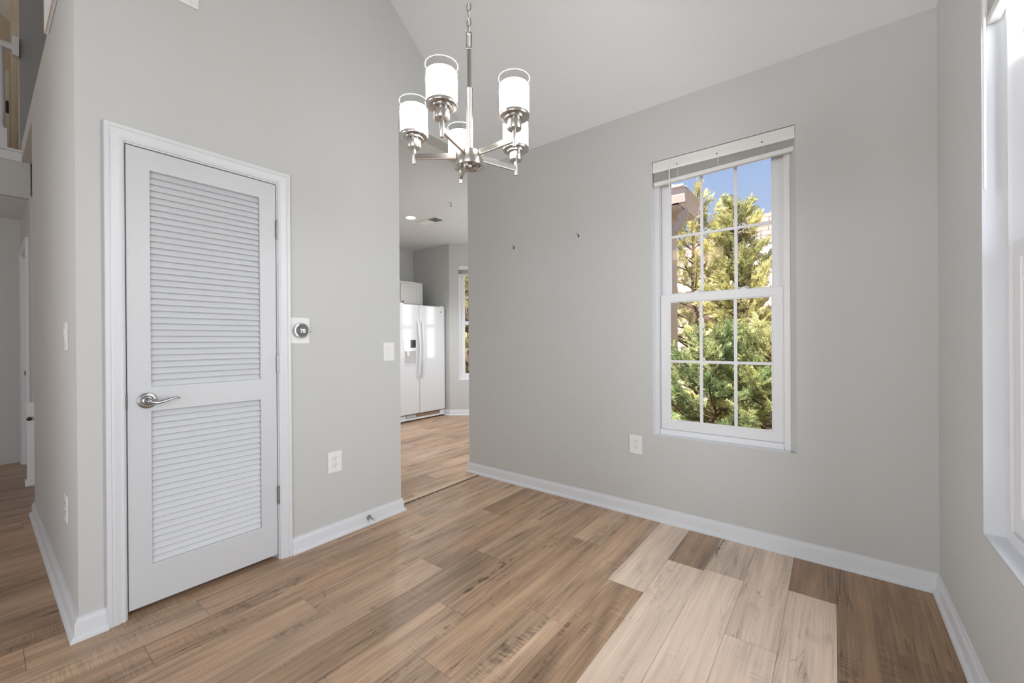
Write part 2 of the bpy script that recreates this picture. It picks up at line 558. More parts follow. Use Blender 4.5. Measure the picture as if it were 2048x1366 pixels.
# ================================================================== STRUCTURE
# ---- floor: planks as faces of one mesh
def build_floor():
    pw = 0.18
    y0, y1 = -4.3, 6.4
    vs = []; fs = []; tones = []; seeds = []
    base = [np.array(c) for c in ((0.46,0.300,0.188),(0.515,0.343,0.222),(0.415,0.264,0.163),(0.48,0.310,0.193),(0.545,0.373,0.248),(0.435,0.284,0.180))]
    light = np.array((0.80, 0.625, 0.485)); dark = np.array((0.37, 0.232, 0.133))  # pale planks: lighter boards plus the window's reflected light put into their tone
    # plank joints (y) read for the rows that show
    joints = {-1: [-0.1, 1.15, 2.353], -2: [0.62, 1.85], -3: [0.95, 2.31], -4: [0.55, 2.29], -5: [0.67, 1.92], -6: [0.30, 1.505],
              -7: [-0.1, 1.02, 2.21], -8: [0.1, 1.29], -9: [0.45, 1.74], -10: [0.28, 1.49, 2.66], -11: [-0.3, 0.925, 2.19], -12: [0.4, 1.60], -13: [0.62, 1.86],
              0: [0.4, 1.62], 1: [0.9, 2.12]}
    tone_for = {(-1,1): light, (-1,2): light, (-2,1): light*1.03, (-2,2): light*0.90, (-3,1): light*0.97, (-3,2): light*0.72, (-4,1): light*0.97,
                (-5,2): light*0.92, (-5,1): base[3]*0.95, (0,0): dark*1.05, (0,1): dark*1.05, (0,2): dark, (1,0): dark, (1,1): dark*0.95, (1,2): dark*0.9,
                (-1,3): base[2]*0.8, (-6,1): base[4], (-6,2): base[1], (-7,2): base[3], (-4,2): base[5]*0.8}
    k0 = math.floor((-8.6)/pw); k1 = math.ceil(1.0/pw)
    for k in range(k0, k1):
        xa, xb = 0.008+k*pw, 0.008+(k+1)*pw
        js = joints.get(k)
        if js is None:
            s = random.uniform(0, 1.22); js = [s-1.22, s, s+1.22]
        js = sorted(js)
        cuts = list(js)
        while cuts[0] > y0: cuts.insert(0, cuts[0]-1.22)
        n_pre = len(cuts) - len(js)
        while cuts[-1] < y1: cuts.append(cuts[-1]+1.22)
        cuts = [max(y0, min(y1, c)) for c in cuts]
        for i in range(len(cuts)-1):
            if cuts[i+1]-cuts[i] < 1e-4: continue
            idx = i - n_pre + 1     # index of the plank within the listed joints
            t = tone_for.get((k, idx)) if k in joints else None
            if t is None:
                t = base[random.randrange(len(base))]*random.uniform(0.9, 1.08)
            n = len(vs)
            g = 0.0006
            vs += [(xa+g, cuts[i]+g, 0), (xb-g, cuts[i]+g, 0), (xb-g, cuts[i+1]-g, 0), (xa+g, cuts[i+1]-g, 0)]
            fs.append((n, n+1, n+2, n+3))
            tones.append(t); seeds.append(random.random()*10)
    # substrate just under the planks: the hairline joints
    np_ = len(fs)
    n = len(vs)
    xa, xb = 0.008+k0*pw, 0.008+k1*pw
    vs += [(xa, y0, -0.0008), (xb, y0, -0.0008), (xb, y1, -0.0008), (xa, y1, -0.0008)]
    fs.append((n, n+1, n+2, n+3)); tones.append(np.array((0.10,0.065,0.04))); seeds.append(0.0)
    vs += [(xa, y0, -0.15), (xb, y0, -0.15), (xb, y1, -0.15), (xa, y1, -0.15)]
    fs.append((n+7, n+6, n+5, n+4)); tones.append(np.array((0.1,0.07,0.04))); seeds.append(0.0)
    for a, b in ((0,1),(1,2),(2,3),(3,0)):
        fs.append((n+b, n+a, n+4+a, n+4+b)); tones.append(np.array((0.1,0.07,0.04))); seeds.append(0.0)
    me = bpy.data.meshes.new('floor')
    me.from_pydata(vs, [], fs)
    ca = []; sa = []
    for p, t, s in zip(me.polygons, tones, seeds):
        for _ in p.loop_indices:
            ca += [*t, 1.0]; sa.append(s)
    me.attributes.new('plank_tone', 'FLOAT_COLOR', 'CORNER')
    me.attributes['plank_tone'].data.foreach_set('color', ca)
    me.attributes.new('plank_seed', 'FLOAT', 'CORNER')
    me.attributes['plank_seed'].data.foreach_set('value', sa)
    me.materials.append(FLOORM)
    o = bpy.data.objects.new('floor', me)
    COL.objects.link(o)
    struct(o, 'light brown wood look vinyl plank floor running through all rooms', 'floor')
build_floor()

# ---- left wall (closet door wall) with its door hole and the piece over the kitchen opening
DY0, DY1, DZ1 = 0.385, 1.026, 2.068
m = MB()
m.grid((YN, 1.83), (0, ZK), [(DY0, DY1, -1, DZ1)], XL-0.12, XL, 0)
m.prism([(YN, ZK), (YB-0.024, ZK), (YN, zc(YN))], 0, XL-0.12, XL)
struct(m.build('wall_left', WALL), 'tall light grey wall holding the louvered closet door', 'wall')

# ---- back wall with window hole
W1X0, W1X1, WZ0, WZ1 = -0.945, -0.157, 0.560, 2.366
m = MB()
m.grid((-2.625, XR+0.18), (0, ZB+0.05), [(W1X0, W1X1, WZ0, WZ1)], YB, YB+0.18, 1)
m.prism([(W1X1, YB), (W1X1, YB+0.055), (W1X1-0.030, YB+0.055)], 2, WZ0, WZ1)
struct(m.build('wall_back', WALL), 'grey wall holding the double hung window with blind', 'wall')

# ---- right wall with window hole, up to the vault
W2Y0, W2Y1, W2Z0 = 1.24, 2.032, 0.540
m = MB()
m.grid((-4.12, YB), (0, 2.58), [(W2Y0, W2Y1, W2Z0, WZ1), (-3.2, -0.7, -1, 2.25)], XR, XR+0.18, 0)  # opening behind the camera cut for the added side fill
m.prism([(YB, 2.58), (YB, ZB), (YR, zc(YR)), (-4.12, zc(YR)-SL*(YR+4.12)), (-4.12, 2.58)], 0, XR, XR+0.18)
struct(m.build('wall_right', WALL), 'grey wall at the right edge with a window reveal', 'wall')

# ---- narrow hall wall facing the living room, taller part, half wall and header
m = MB()
m.prism([(XL-0.12, 0), (XL-0.12, zc(YN)), (-3.30, zc(YN)), (-3.30, 2.885), (-5.46, 2.885), (-5.46, 2.745), (-4.41, 2.745), (-4.41, 0)], 1, YN, YN+0.12)
struct(m.build('wall_hall', WALL), 'narrow receding grey wall left of the closet corner', 'wall')

# ---- vault ceiling
m = MB()
zr = zc(YR); ye = -4.12
for (xa, xb, yb_) in ((-8.4, XL-0.06, YB-0.04), (XL-0.06, XR+0.18, YB+0.02)):
    m.prism([(yb_, zc(yb_)), (YR, zr), (ye, zr-SL*(YR-ye)), (ye, zr-SL*(YR-ye)+0.15), (YR, zr+0.15), (yb_, zc(yb_)+0.15)], 0, xa, xb)
struct(m.build('ceiling', CEIL), 'white sloping vaulted ceiling above the dining area', 'ceiling')

# ---- living room enclosure behind the camera
m = MB()
m.grid((-8.4, XR+0.18), (0, 2.745), [(-0.47, 0.31, 0.5, 2.5), (-5.7, -3.5, 0.7, 2.5)], ye-0.15, ye, 1)  # openings cut for the added rear and living fill lamps
struct(m.build('wall_rear', WALL), 'grey living room wall with added light openings behind the viewer', 'wall')
m = MB().box((-8.55, ye, 0), (-8.4, 2.2, 5.6))
struct(m.build('wall_far', WALL), 'grey outer wall beyond the stair hall', 'wall')

# ---- kitchen shell
m = MB().grid((-5.9, XL-0.12), (1.6, 5.8), [], ZK, ZK+0.10, 2)
m.grid((XL-0.12, -2.30), (YB+0.18, 5.8), [], ZK, ZK+0.10, 2)
struct(m.build('ceiling', CEIL), 'flat white kitchen ceiling seen through the opening', 'ceiling')
m = MB().box((-5.9, 1.6, 0), (-5.75, 4.66, ZK))
struct(m.build('wall_kitchen', WALL), 'grey kitchen wall behind the cabinet', 'wall')
m = MB().box((-5.9, 4.66, 0), (-4.87, 4.80, ZK))
struct(m.build('wall_kitchen_side', WALL), 'shaded grey kitchen wall right of the refrigerator', 'wall')
BA = R(39)
BR_, BL = Vector((math.cos(BA), math.sin(BA), 0)), 1.55
BO = Vector((-4.87, 4.66, 0))
bay = empty('wall_kitchen_bay', BO, BA)
m = MB().grid((0, BL), (0, ZK), [(0.150, 0.80, 0.567, 2.412)], 0, 0.16, 1)
o = m.build('wall_panel', WALL, bay)
struct(bay, 'angled grey kitchen bay wall with a narrow window', 'wall')
be = BO + BR_*BL
m = MB().grid((be.x, -2.14), (0, ZK), [], be.y, be.y+0.16, 1)
struct(m.build('wall_kitchen_end', WALL), 'kitchen bay end wall hidden behind the dining wall', 'wall')
m = MB().grid((YB+0.18, be.y), (0, ZK), [(3.21, 3.99, 0.6, 2.3), (4.21, 4.99, 0.6, 2.3)], -2.36, -2.24, 0)
struct(m.build('wall_kitchen_right', WALL), 'kitchen window wall hidden behind the dining wall', 'wall')
m = MB().box((-5.75, 1.60, 0), (-2.53, 1.70, ZK))
struct(m.build('wall_closet', WALL), 'closet rear partition behind the louvered door', 'wall')
m = MB().box((-3.30, YN+0.12, 0), (-3.20, 1.60, 2.745))
struct(m.build('wall_closet_inner', WALL), 'dark closet lining behind the louvered door', 'wall')

# ---- hall under the loft
m = MB().box((-5.52, -4.1, 2.44), (-5.46, 0.30, 2.745))
struct(m.build('wall_loft_fascia', WALL), 'grey fascia wall under the white loft edge', 'wall')
m = MB().box((-8.4, -4.1, 2.44), (-5.52, 1.5, 2.56))
struct(m.build('ceiling', CEIL), 'low white hall ceiling under the loft', 'ceiling')
m = MB().box((-6.65, -4.1, 0), (-6.50, 0.29, 2.44))
struct(m.build('wall_hall_end', WALL), 'grey end wall of the hall under the loft', 'wall')
m = MB().grid((-6.50, -5.36), (0, 2.44), [(-6.34, -5.62, -1, 2.06)], 0.29, 0.41, 1)
struct(m.build('wall_hall_side', WALL), 'shaded hall wall with a white door casing', 'wall')
m = MB().box((-5.36, 0.43, 0), (-4.30, 1.5, 2.44))
struct(m.build('wall_stair', WALL), 'wall filling the space behind the hall opening', 'wall')
# upper hall
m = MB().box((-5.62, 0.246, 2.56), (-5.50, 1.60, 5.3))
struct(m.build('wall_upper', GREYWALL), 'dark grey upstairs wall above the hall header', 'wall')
m = MB().box((-8.4, 0.26, 2.81), (-5.62, 0.38, 5.3))
struct(m.build('wall_loft_side', WALL), 'loft side wall with an open door frame', 'wall')
m = MB().box((-7.4, -4.1, 2.81), (-7.28, 0.26, 5.6))
struct(m.build('wall_loft', mat('loft_wall_warm_tint', (0.50,0.43,0.34), 0.8, bump=0.1, bscale=260, var=0.02)), 'warm lit tan wall of the loft at the upper left corner', 'wall')  # warm lamplight put into the loft wall colour as tan
m = MB().box((-7.28, -4.1, 2.56), (-5.52, 0.26, 2.805))
struct(m.build('floor', mat('loft_carpet', (0.45,0.38,0.30), 0.95, bump=0.4, bscale=300, var=0.1, vscale=50)), 'carpeted loft floor at the upper left', 'floor')
m = MB().box((-5.52, -4.1, 2.735), (-5.445, 0.255, 2.815)).box((-5.52, -4.1, 2.815), (-5.43, 0.255, 2.832))
struct(m.build('trim_loft_edge', TRIM, bevel=0.004), 'white trim board along the loft floor edge', 'trim')
m = MB().box((-5.5, 0.37, 2.62), (-2.53, 1.70, 2.745))
struct(m.build('floor', mat('loft_carpet', (0,0,0))), 'upper hall floor behind the half wall', 'floor')
m = MB().box((-5.5, 1.60, 2.76), (-2.53, 1.70, 3.3))
struct(m.build('wall_upper_hall', WALL), 'low knee wall of the upper hall', 'wall')

# ---- baseboards
PB = [(0,0.0),(0.027,0.0),(0.027,0.006),(0.022,0.016),(0.015,0.021),(0.014,0.024),(0.014,0.066),(0.011,0.074),(0.007,0.079),(0.006,0.088),(0.0,0.090)]
def baseboard(name, path, side, label, lo=0, hi=None):
    o = MB().sweep(path, PB, lo, hi, side).build(name, TRIM, smooth=35)
    struct(o, label, 'baseboard')
baseboard('baseboard_left', [(XL, 1.079), (XL, 1.83), (XL-0.12, 1.83)], -1, 'white baseboard right of the closet door under the outlet')
baseboard('baseboard_corner', [(XL, 0.336), (XL, YN), (-4.41, YN), (-4.41, YN+0.12)], 1, 'white baseboard wrapping the wall corner left of the closet door')
baseboard('baseboard_back', [(XR, -3.0), (XR, YB), (-2.625, YB), (-2.625, YB+0.18)], 1, 'white baseboard along the window wall', 1, 3)
baseboard('baseboard_right', [(XR, -4.0), (XR, YB), (-2.6, YB)], 1, 'white baseboard along the right wall', 0, 1)
bo2 = BO + BR_*1.5
baseboard('baseboard_kitchen', [(-5.7, 4.66), (-4.87, 4.66), (bo2.x, bo2.y)], -1, 'white baseboard under the kitchen bay window')
baseboard('baseboard_hall', [(-6.50, 0.29), (-6.50, -3.9)], -1, 'white baseboard on the hall end wall')

# ---- casings: profile swept round an opening (local frame: x right, front -y, z up)
def casing_mb(x0, x1, z1, w=0.056, z0=0.0):
    """three mitred casing boards round the opening x0..x1 up to z1"""
    prof = [(0.0,0.0),(0.0,-0.009),(0.006,-0.012),(0.012,-0.010),(0.016,-0.010),(0.026,-0.014),(0.038,-0.016),(0.042,-0.0145),(0.045,-0.018),(w-0.002,-0.019),(w,-0.017),(w,0.0)]
    m = MB()
    loop = [(x0, z0, -1, 0), (x0, z1, -1, 1), (x1, z1, 1, 1), (x1, z0, 1, 0)]
    n = len(prof)
    vs = []
    for (x, z, dx, dz) in loop:
        for (d, y) in prof:
            vs.append((x+dx*d, y, z+dz*d))
    fs = []
    for i in range(3):
        for k in range(n):
            k2 = (k+1) % n
            fs.append((i*n+k, i*n+k2, (i+1)*n+k2, (i+1)*n+k))
    fs.append(list(range(n))); fs.append([3*n+k for k in range(n)][::-1])
    return m.add(vs, fs)
R90 = PI/2
# closet door casing and jamb: local x = world y
t = empty('trim_closet', (XL, 0, 0), R90)
casing_mb(DY0+0.007, DY1-0.007, DZ1-0.006, 0.061).build('casing', TRIM, t, smooth=25)
j = MB()
j.box((DY0, 0.0, 0), (DY0+0.012, 0.12, DZ1)).box((DY1-0.012, 0.0, 0), (DY1, 0.12, DZ1)).box((DY0+0.012, 0.0, DZ1-0.012), (DY1-0.012, 0.12, DZ1))
j.box((DY0+0.012, 0.052, 0), (DY0+0.022, 0.075, DZ1-0.012)).box((DY1-0.022, 0.052, 0), (DY1-0.012, 0.075, DZ1-0.012))
j.build('jamb', TRIM, t)
MB().box((DY0+0.0118, -0.004, 0.905), (DY0+0.0130, 0.03, 0.97)).build('strike_plate', SATIN, t)
struct(t, 'white moulded casing around the louvered closet door', 'trim')

# ================================================================== LOUVERED DOOR
d = empty('door_1', (XL, 0.4015, 0.028), R90)      # local x along the door, -y to the room
DW, DH = 0.609, 2.024
ST = 0.080
Z = lambda z: z - 0.028
TH0, TH1 = 0.004, 0.040
fr = MB()
fr.grid((0, DW), (0, DH), [(ST, DW-ST, Z(0.203), Z(0.886)), (ST, DW-ST, Z(0.995), Z(1.963))], TH0, TH1, 1)
fr.build('stile_and_rail_frame', DOORP, d, bevel=0.0015)
def louvers(name, za, zb, n):
    m = MB()
    pitch = (zb-za)/n
    a = R(24)
    ln, th = 0.040, 0.0060
    for i in range(n):
        zc_ = za + pitch*(i+0.5)
        # slat leans: bottom edge out to the room, top edge in
        by, bz = TH0+0.0065, zc_-pitch*0.5+0.0018
        ty, tz = by+math.sin(a)*ln, bz+math.cos(a)*ln
        ny, nz = math.cos(a)*th, -math.sin(a)*th
        rows = [(by, bz), (by+ny*0.5-0.001, bz-0.0018), (by+ny, bz+nz*0.4), (ty+ny, tz+nz), (ty, tz)]
        rows = [(y, min(z, zb-0.0005)) for (y, z) in rows]
        m.prism(rows, 0, ST+0.0005, DW-ST-0.0005)
    return m.build(name, DOORP, d)
louvers('upper_louver_panel', Z(0.995), Z(1.963), 34)
louvers('lower_louver_panel', Z(0.203), Z(0.886), 24)
# lever handle
hx, hz = 0.066, Z(0.9355)
hd = empty('door_handle', (hx, TH0, hz)); hd.parent = d
MB().lathe([(0.0345,0.0),(0.0345,-0.004),(0.032,-0.006),(0.030,-0.0062),(0.0285,-0.0095),(0.024,-0.011),(0.023,-0.0108),(0.020,-0.014),(0.0165,-0.0155),(0.0145,-0.0165)], axis='y', n=40).build('rose', SATIN, hd, smooth=35)
neck = MB().lathe([(0.0135,-0.015),(0.0125,-0.022),(0.0105,-0.032),(0.0115,-0.040),(0.0125,-0.047),(0.009,-0.053),(0.004,-0.0555)], axis='y', n=24)
neck.build('neck', SATIN, hd, smooth=50)
pts = [(0.000,-0.046,-0.002),(0.014,-0.048,-0.007),(0.030,-0.048,-0.0085),(0.048,-0.047,-0.0045),(0.066,-0.046,0.001),(0.084,-0.045,0.0052),(0.098,-0.045,0.0062),(0.108,-0.045,0.0045)]
MB().tube(pts, [0.0115,0.0110,0.0095,0.0082,0.0075,0.0068,0.0056,0.0032], n=14, flat=0.8).build('lever', SATIN, hd, smooth=60)
# hinges
for k, (za, zb) in enumerate(((1.76,1.856),(1.033,1.121),(0.308,0.400))):
    h = MB()
    for q in range(5):
        q0 = Z(za)+(zb-za)*q/5
        h.lathe([(0.0062, q0+0.0006), (0.0062, q0+(zb-za)/5-0.0006)], c=(DW+0.004, -0.004, 0), n=14)
    h.lathe([(0.0045, Z(za)-0.004), (0.0045, Z(zb)+0.004)], c=(DW+0.004, -0.004, 0), n=12)
    h.box((DW-0.003, -0.001, Z(za)), (DW+0.003, 0.004, Z(zb)))
    h.build('hinge', SATIN, d, smooth=40)
struct(d, 'white louvered closet door with two slatted panels and lever handle', 'door')

# ================================================================== WINDOWS
def make_window(name, loc, rz, x0, x1, z0, z1, label, fr_y=0.052, locks=True, meet=None):
    """double hung, six over six; local frame x right, +y outwards. frame fills x0..x1, z0..z1"""
    t = empty(name, loc, rz)
    m = MB()
    fw_ = 0.030
    m.box((x0, fr_y, z0), (x0+fw_, fr_y+0.09, z1)).box((x1-fw_, fr_y, z0), (x1, fr_y+0.09, z1))
    m.box((x0+fw_, fr_y, z1-fw_-0.02), (x1-fw_, fr_y+0.09, z1)).box((x0+fw_, fr_y, z0), (x1-fw_, fr_y+0.09, z0+0.036))
    m.build('window_frame', VINYL, t, bevel=0.002)
    # painted reveal liner and stool
    r = MB()
    r.box((x0, 0.0008, z0+0.0004), (x1, fr_y+0.03, z0+0.004))
    r.box((x0-0.0025, 0.0008, z0), (x0+0.0005, fr_y+0.02, z1))
    r.build('window_stool', TRIM, t)
    mz = (z0+z1)/2+0.02 if meet is None else meet
    sw = 0.054
    a0, a1 = x0+fw_+0.002, x1-fw_-0.002
    def sash(nm, ya, zb, zt, rb, rtp):
        s = MB()
        g = 0.024
        s.grid((a0, a1), (zb, zt), [(a0+sw, a1-sw, zb+rb, zt-rtp)], ya, ya+0.030, 1)
        so = s.build(nm, VINYL, t, bevel=0.0025)
        gl0, gl1, gz0, gz1 = a0+sw, a1-sw, zb+rb, zt-rtp
        mu = MB()
        for k in (1, 2):
            x = gl0+(gl1-gl0)*k/3
            mu.box((x-0.0085, ya+0.011, gz0), (x+0.0085, ya+0.021, gz1))
        zc_ = (gz0+gz1)/2
        xs = [gl0, gl0+(gl1-gl0)/3, gl0+2*(gl1-gl0)/3, gl1]
        for k in range(3):
            mu.box((xs[k]+(0.0085 if k else 0), ya+0.011, zc_-0.0085), (xs[k+1]-(0.0085 if k < 2 else 0), ya+0.021, zc_+0.0085))
        mo = mu.build('muntin_grid', VINYL, so)
        gm = MB().add([(gl0, ya+0.016, gz0), (gl1, ya+0.016, gz0), (gl1, ya+0.016, gz1), (gl0, ya+0.016, gz1)], [(0,1,2,3)])
        gm.build('glass', GLASS, so)
        bead = MB()
        for (p, q) in (((gl0, gz0), (gl0+0.008, gz1)), ((gl1-0.008, gz0), (gl1, gz1)), ((gl0+0.008, gz0), (gl1-0.008, gz0+0.008)), ((gl0+0.008, gz1-0.006), (gl1-0.008, gz1))):
            bead.box((p[0], ya+0.006, p[1]), (q[0], ya+0.014, q[1]))
        bead.build('glazing_bead', VINYL, so)
        return so
    lo = sash('lower_sash', fr_y+0.012, z0+0.037, mz+0.008, 0.058, 0.050)
    hi = sash('upper_sash', fr_y+0.044, mz-0.035, z1-fw_-0.021, 0.043, 0.056)
    if locks:
        for f in (0.32, 0.70):
            x = a0+(a1-a0)*f
            k = MB().box((x-0.026, fr_y+0.014, mz+0.008), (x+0.026, fr_y+0.036, mz+0.013))
            k.lathe([(0.013, mz+0.013), (0.013, mz+0.019), (0.008, mz+0.022)], c=(x, fr_y+0.026, 0), n=16)
            k.tube([(x, fr_y+0.024, mz+0.019), (x+0.018, fr_y+0.020, mz+0.021), (x+0.034, fr_y+0.020, mz+0.020)], [0.006,0.005,0.004], n=8)
            k.build('sash_lock', VINYL, lo, smooth=40)
    return struct(t, label, 'window')
make_window('window_1', (0, YB, 0), 0, W1X0, W1X1-0.030, WZ0, WZ1, 'white double hung window with six panes per sash on the back wall', meet=1.482)
# right wall: local x = -world y
make_window('window_2', (XR, 0, 0), -R90, -W2Y1, -W2Y0, W2Z0, WZ1, 'white double hung window cut off by the right picture edge', meet=1.482, fr_y=0.050)
make_window('window_3', BO, BA, 0.150, 0.80, 0.567, 2.412, 'narrow sliver of a white window in the kitchen bay', meet=1.50, locks=False)

# ---- blinds
def make_blind(loc, rz, x0, x1, zt, label, drop=0.135, wand_x=None, wand_z=1.5, tilt=0.0):
    t = empty('window_blind', loc, rz)
    h = MB()
    h.prism([(0.006, zt-0.002), (0.046, zt-0.002), (0.046, zt-0.036), (0.040, zt-0.040), (0.006, zt-0.040)], 0, x0+0.004, x1-0.004)
    h.build('headrail', BLIND, t, bevel=0.001)
    v = MB()
    v.prism([(-0.006, zt-0.001), (0.001, zt-0.001), (0.001, zt-0.066), (-0.003, zt-0.070), (-0.006, zt-0.060), (-0.008, zt-0.045), (-0.006, zt-0.028)], 0, x0+0.002, x1-0.002)
    v.build('valance', BLIND, t, smooth=30)
    for x in (x0+0.001, x1-0.0015):
        MB().box((x-0.0005, -0.006, zt-0.040), (x+0.001, 0.012, zt-0.003)).build('valance_clip', BRONZE, t)
    n = 14
    s = MB()
    za, zb = zt-0.062, zt-drop+0.029
    for i in range(n):
        z = za-(za-zb)*i/(n-1)
        dz = tilt*i/n
        jx = random.uniform(-0.002, 0.002)
        s.add([(x0+0.006+jx, 0.002, z-dz), (x1-0.006+jx, 0.002, z), (x1-0.006+jx, 0.014, z+0.002), (x0+0.006+jx, 0.014, z+0.002-dz), (x1-0.006+jx, 0.027, z), (x0+0.006+jx, 0.027, z-dz),
               (x0+0.006+jx, 0.002, z-dz-0.0009), (x1-0.006+jx, 0.002, z-0.0009), (x1-0.006+jx, 0.027, z-0.0009), (x0+0.006+jx, 0.027, z-0.0009-dz)],
              [(0,1,2,3),(3,2,4,5),(6,9,8,7),(0,6,7,1),(5,4,8,9)])
    s.build('slat_stack', BLIND, t)
    zb2 = zt-drop
    b = MB().add([(x0+0.006, 0.001, zb2-tilt), (x1-0.006, 0.001, zb2), (x1-0.006, 0.028, zb2), (x0+0.006, 0.028, zb2-tilt),
                  (x0+0.006, 0.001, zb2+0.026-tilt), (x1-0.006, 0.001, zb2+0.026), (x1-0.006, 0.028, zb2+0.026), (x0+0.006, 0.028, zb2+0.026-tilt)],
                 [(0,3,2,1),(4,5,6,7),(0,1,5,4),(1,2,6,5),(2,3,7,6),(3,0,4,7)])
    b.build('bottom_rail', BLIND, t, bevel=0.003)
    for f in (0.2, 0.5, 0.8):
        x = x0+(x1-x0)*f
        c = MB().tube([(x, 0.0005, zt-0.06), (x+0.003, -0.002, zt-0.10), (x-0.002, 0.0, zb2+0.004)], 0.0012, n=6)
        c.tube([(x+0.006, 0.0005, zt-0.06), (x+0.010, -0.003, zt-0.095), (x+0.004, 0.0, zb2+0.006)], 0.0012, n=6)
        c.build('ladder_cord', BLIND, t)
        MB().box((x-0.003, -0.0085, zt-0.052), (x+0.004, -0.004, zt-0.044)).build('valance_hook', BRONZE, t)
    if wand_x is not None:
        w = MB().tube([(wand_x, -0.010, zt-0.05), (wand_x, -0.012, zt-0.15), (wand_x+0.001, -0.012, wand_z)], 0.0036, n=8)
        w.build('tilt_wand', PLASTIC, t, smooth=50)
    return tag(t, label, 'blind')
make_blind((0, YB+0.012, 0), 0, W1X0+0.002, W1X1-0.003, WZ1-0.002, 'raised white mini blind across the top of the back wall window', wand_x=-0.832, wand_z=1.50, tilt=0.022)
make_blind((XR+0.010, 0, 0), -R90, -W2Y1+0.002, -W2Y0-0.002, WZ1-0.002, 'raised white mini blind at the upper right picture corner', drop=0.155, wand_x=-1.985, wand_z=1.665)
b3 = make_blind(BO+Vector((-math.sin(BA), math.cos(BA), 0))*0.012, BA, 0.152, 0.798, 2.410, 'raised blind over the kitchen bay window', drop=0.165)

# ================================================================== CHANDELIER
CX, CY = -1.1223, 1.1896
cz0 = 1.8875
ch = empty('chandelier', (CX, CY, cz0))
# heights below are relative to cz0
MB().lathe([(0.0,-0.016),(0.006,-0.016),(0.008,-0.013),(0.008,0.004),(0.020,0.005),(0.022,0.0015),(0.026,0.0015),(0.028,0.004),(0.040,0.0045),(0.042,-0.010),(0.048,-0.0145),(0.0535,-0.0145),(0.0545,-0.012),(0.0545,0.034),(0.0535,0.036),(0.016,0.037),(0.016,0.041),(0.0,0.041)], n=48, cap=False).build('hub', NICKEL, ch, smooth=35)
MB().lathe([(0.0128,0.038),(0.0128,0.288),(0.0135,0.289),(0.0135,0.292),(0.0082,0.293),(0.0082,0.444),(0.0095,0.445),(0.0095,0.449),(0.0,0.450)], n=24, cap=False).build('stem', NICKEL, ch, smooth=35)
lp = MB()
lp.box((-0.0105,-0.003,0.449),(0.0105,0.003,0.453)).box((-0.0105,-0.003,0.508),(0.0105,0.003,0.512))
lp.box((-0.0105,-0.003,0.453),(-0.0075,0.003,0.508)).box((0.0075,-0.003,0.453),(0.0105,0.003,0.508))
lpo = lp.build('loop', NICKEL, ch, bevel=0.0008)
lpo.rotation_euler.z = R(35)
top = zc(CY)-cz0
cm = MB()
z = 0.500; k = 0
while z < top-0.06:
    hl, hw = 0.0185, 0.0085
    pts = []
    for q in range(20):
        a = 2*PI*q/20
        u = hw*math.cos(a); w = hl*math.sin(a) + 0
        if k % 2: pts.append((u, 0.0, z+hl+w))
        else: pts.append((0.0, u, z+hl+w))
    cm.tube(pts, 0.0021, n=8, closed=True)
    z += 0.0305; k += 1
cho = cm.build('chain', NICKEL, ch, smooth=50)
cho.rotation_euler.z = R(20)
MB().tube([(0.002,0,0.45),(0.003,0.002,0.8),(-0.002,0.0,1.3),(0,0,top-0.02)], 0.0022, n=8).build('power_cord', mat('cord_plastic', (0.6,0.58,0.55), 0.4, var=0.03), ch)
cn = MB().lathe([(0.0, -0.075), (0.02,-0.072),(0.055,-0.045),(0.066,-0.02),(0.066,0.04)], c=(0,0,top), n=32, cap=False)
cn.build('canopy', NICKEL, ch, smooth=40)
RA = 0.22
for i in range(5):
    a = 3.7698 - i*2*PI/5
    ux, uy = math.cos(a), math.sin(a)
    arm = MB().bar((ux*0.050, uy*0.050, 0.0285), (ux*(RA-0.004), uy*(RA-0.004), 0.0285), 0.012, 0.022).build('arm', NICKEL, ch, bevel=0.001)
    c = (ux*RA, uy*RA, 0)
    po = MB().lathe([(0.0,0.0),(0.0068,0.0),(0.0074,0.0008),(0.0074,0.066)], c=c, n=20, cap=False).build('candle_post', NICKEL, ch, smooth=40)
    hol = MB().lathe([(0.0,0.062),(0.0255,0.062),(0.0265,0.064),(0.0265,0.095),(0.038,0.0955),(0.0385,0.0985),(0.0385,0.1025),(0.047,0.103),(0.0535,0.1045),(0.0545,0.107),(0.0545,0.1155),(0.052,0.1165),(0.0,0.1165)], c=c, n=36, cap=False).build('shade_holder', NICKEL, ch, smooth=30)
    gl = MB().lathe([(0.0555,0.112),(0.0568,0.116),(0.0568,0.2440),(0.0560,0.2455),(0.0545,0.2440),(0.0545,0.1175)], c=c, n=40, cap=False).build('glass_shade', CLEARG, ch, smooth=40)
    MB().tube([(c[0]+0.0556*math.cos(2*PI*q/40), c[1]+0.0556*math.sin(2*PI*q/40), 0.2447) for q in range(40)], 0.0013, n=6, closed=True).build('glass_rim', mat('glass_rim_white', (0.85,0.85,0.85), 0.2, var=0.01), gl, smooth=60)
    MB().lathe([(0.0520,0.1175),(0.0532,0.119),(0.0532,0.2165),(0.0520,0.2180),(0.0505,0.2165),(0.0505,0.119)], c=c, n=40, cap=False).build('frosted_liner', FROST, gl, smooth=40)
    MB().lathe([(0.0,0.117),(0.013,0.117),(0.013,0.135),(0.019,0.150),(0.022,0.165),(0.019,0.181),(0.010,0.191),(0.0,0.194)], c=c, n=20, cap=False).build('bulb', BULB, gl, smooth=60)
tag(ch, 'brushed nickel five light chandelier with cylindrical frosted glass shades on a chain', 'chandelier')

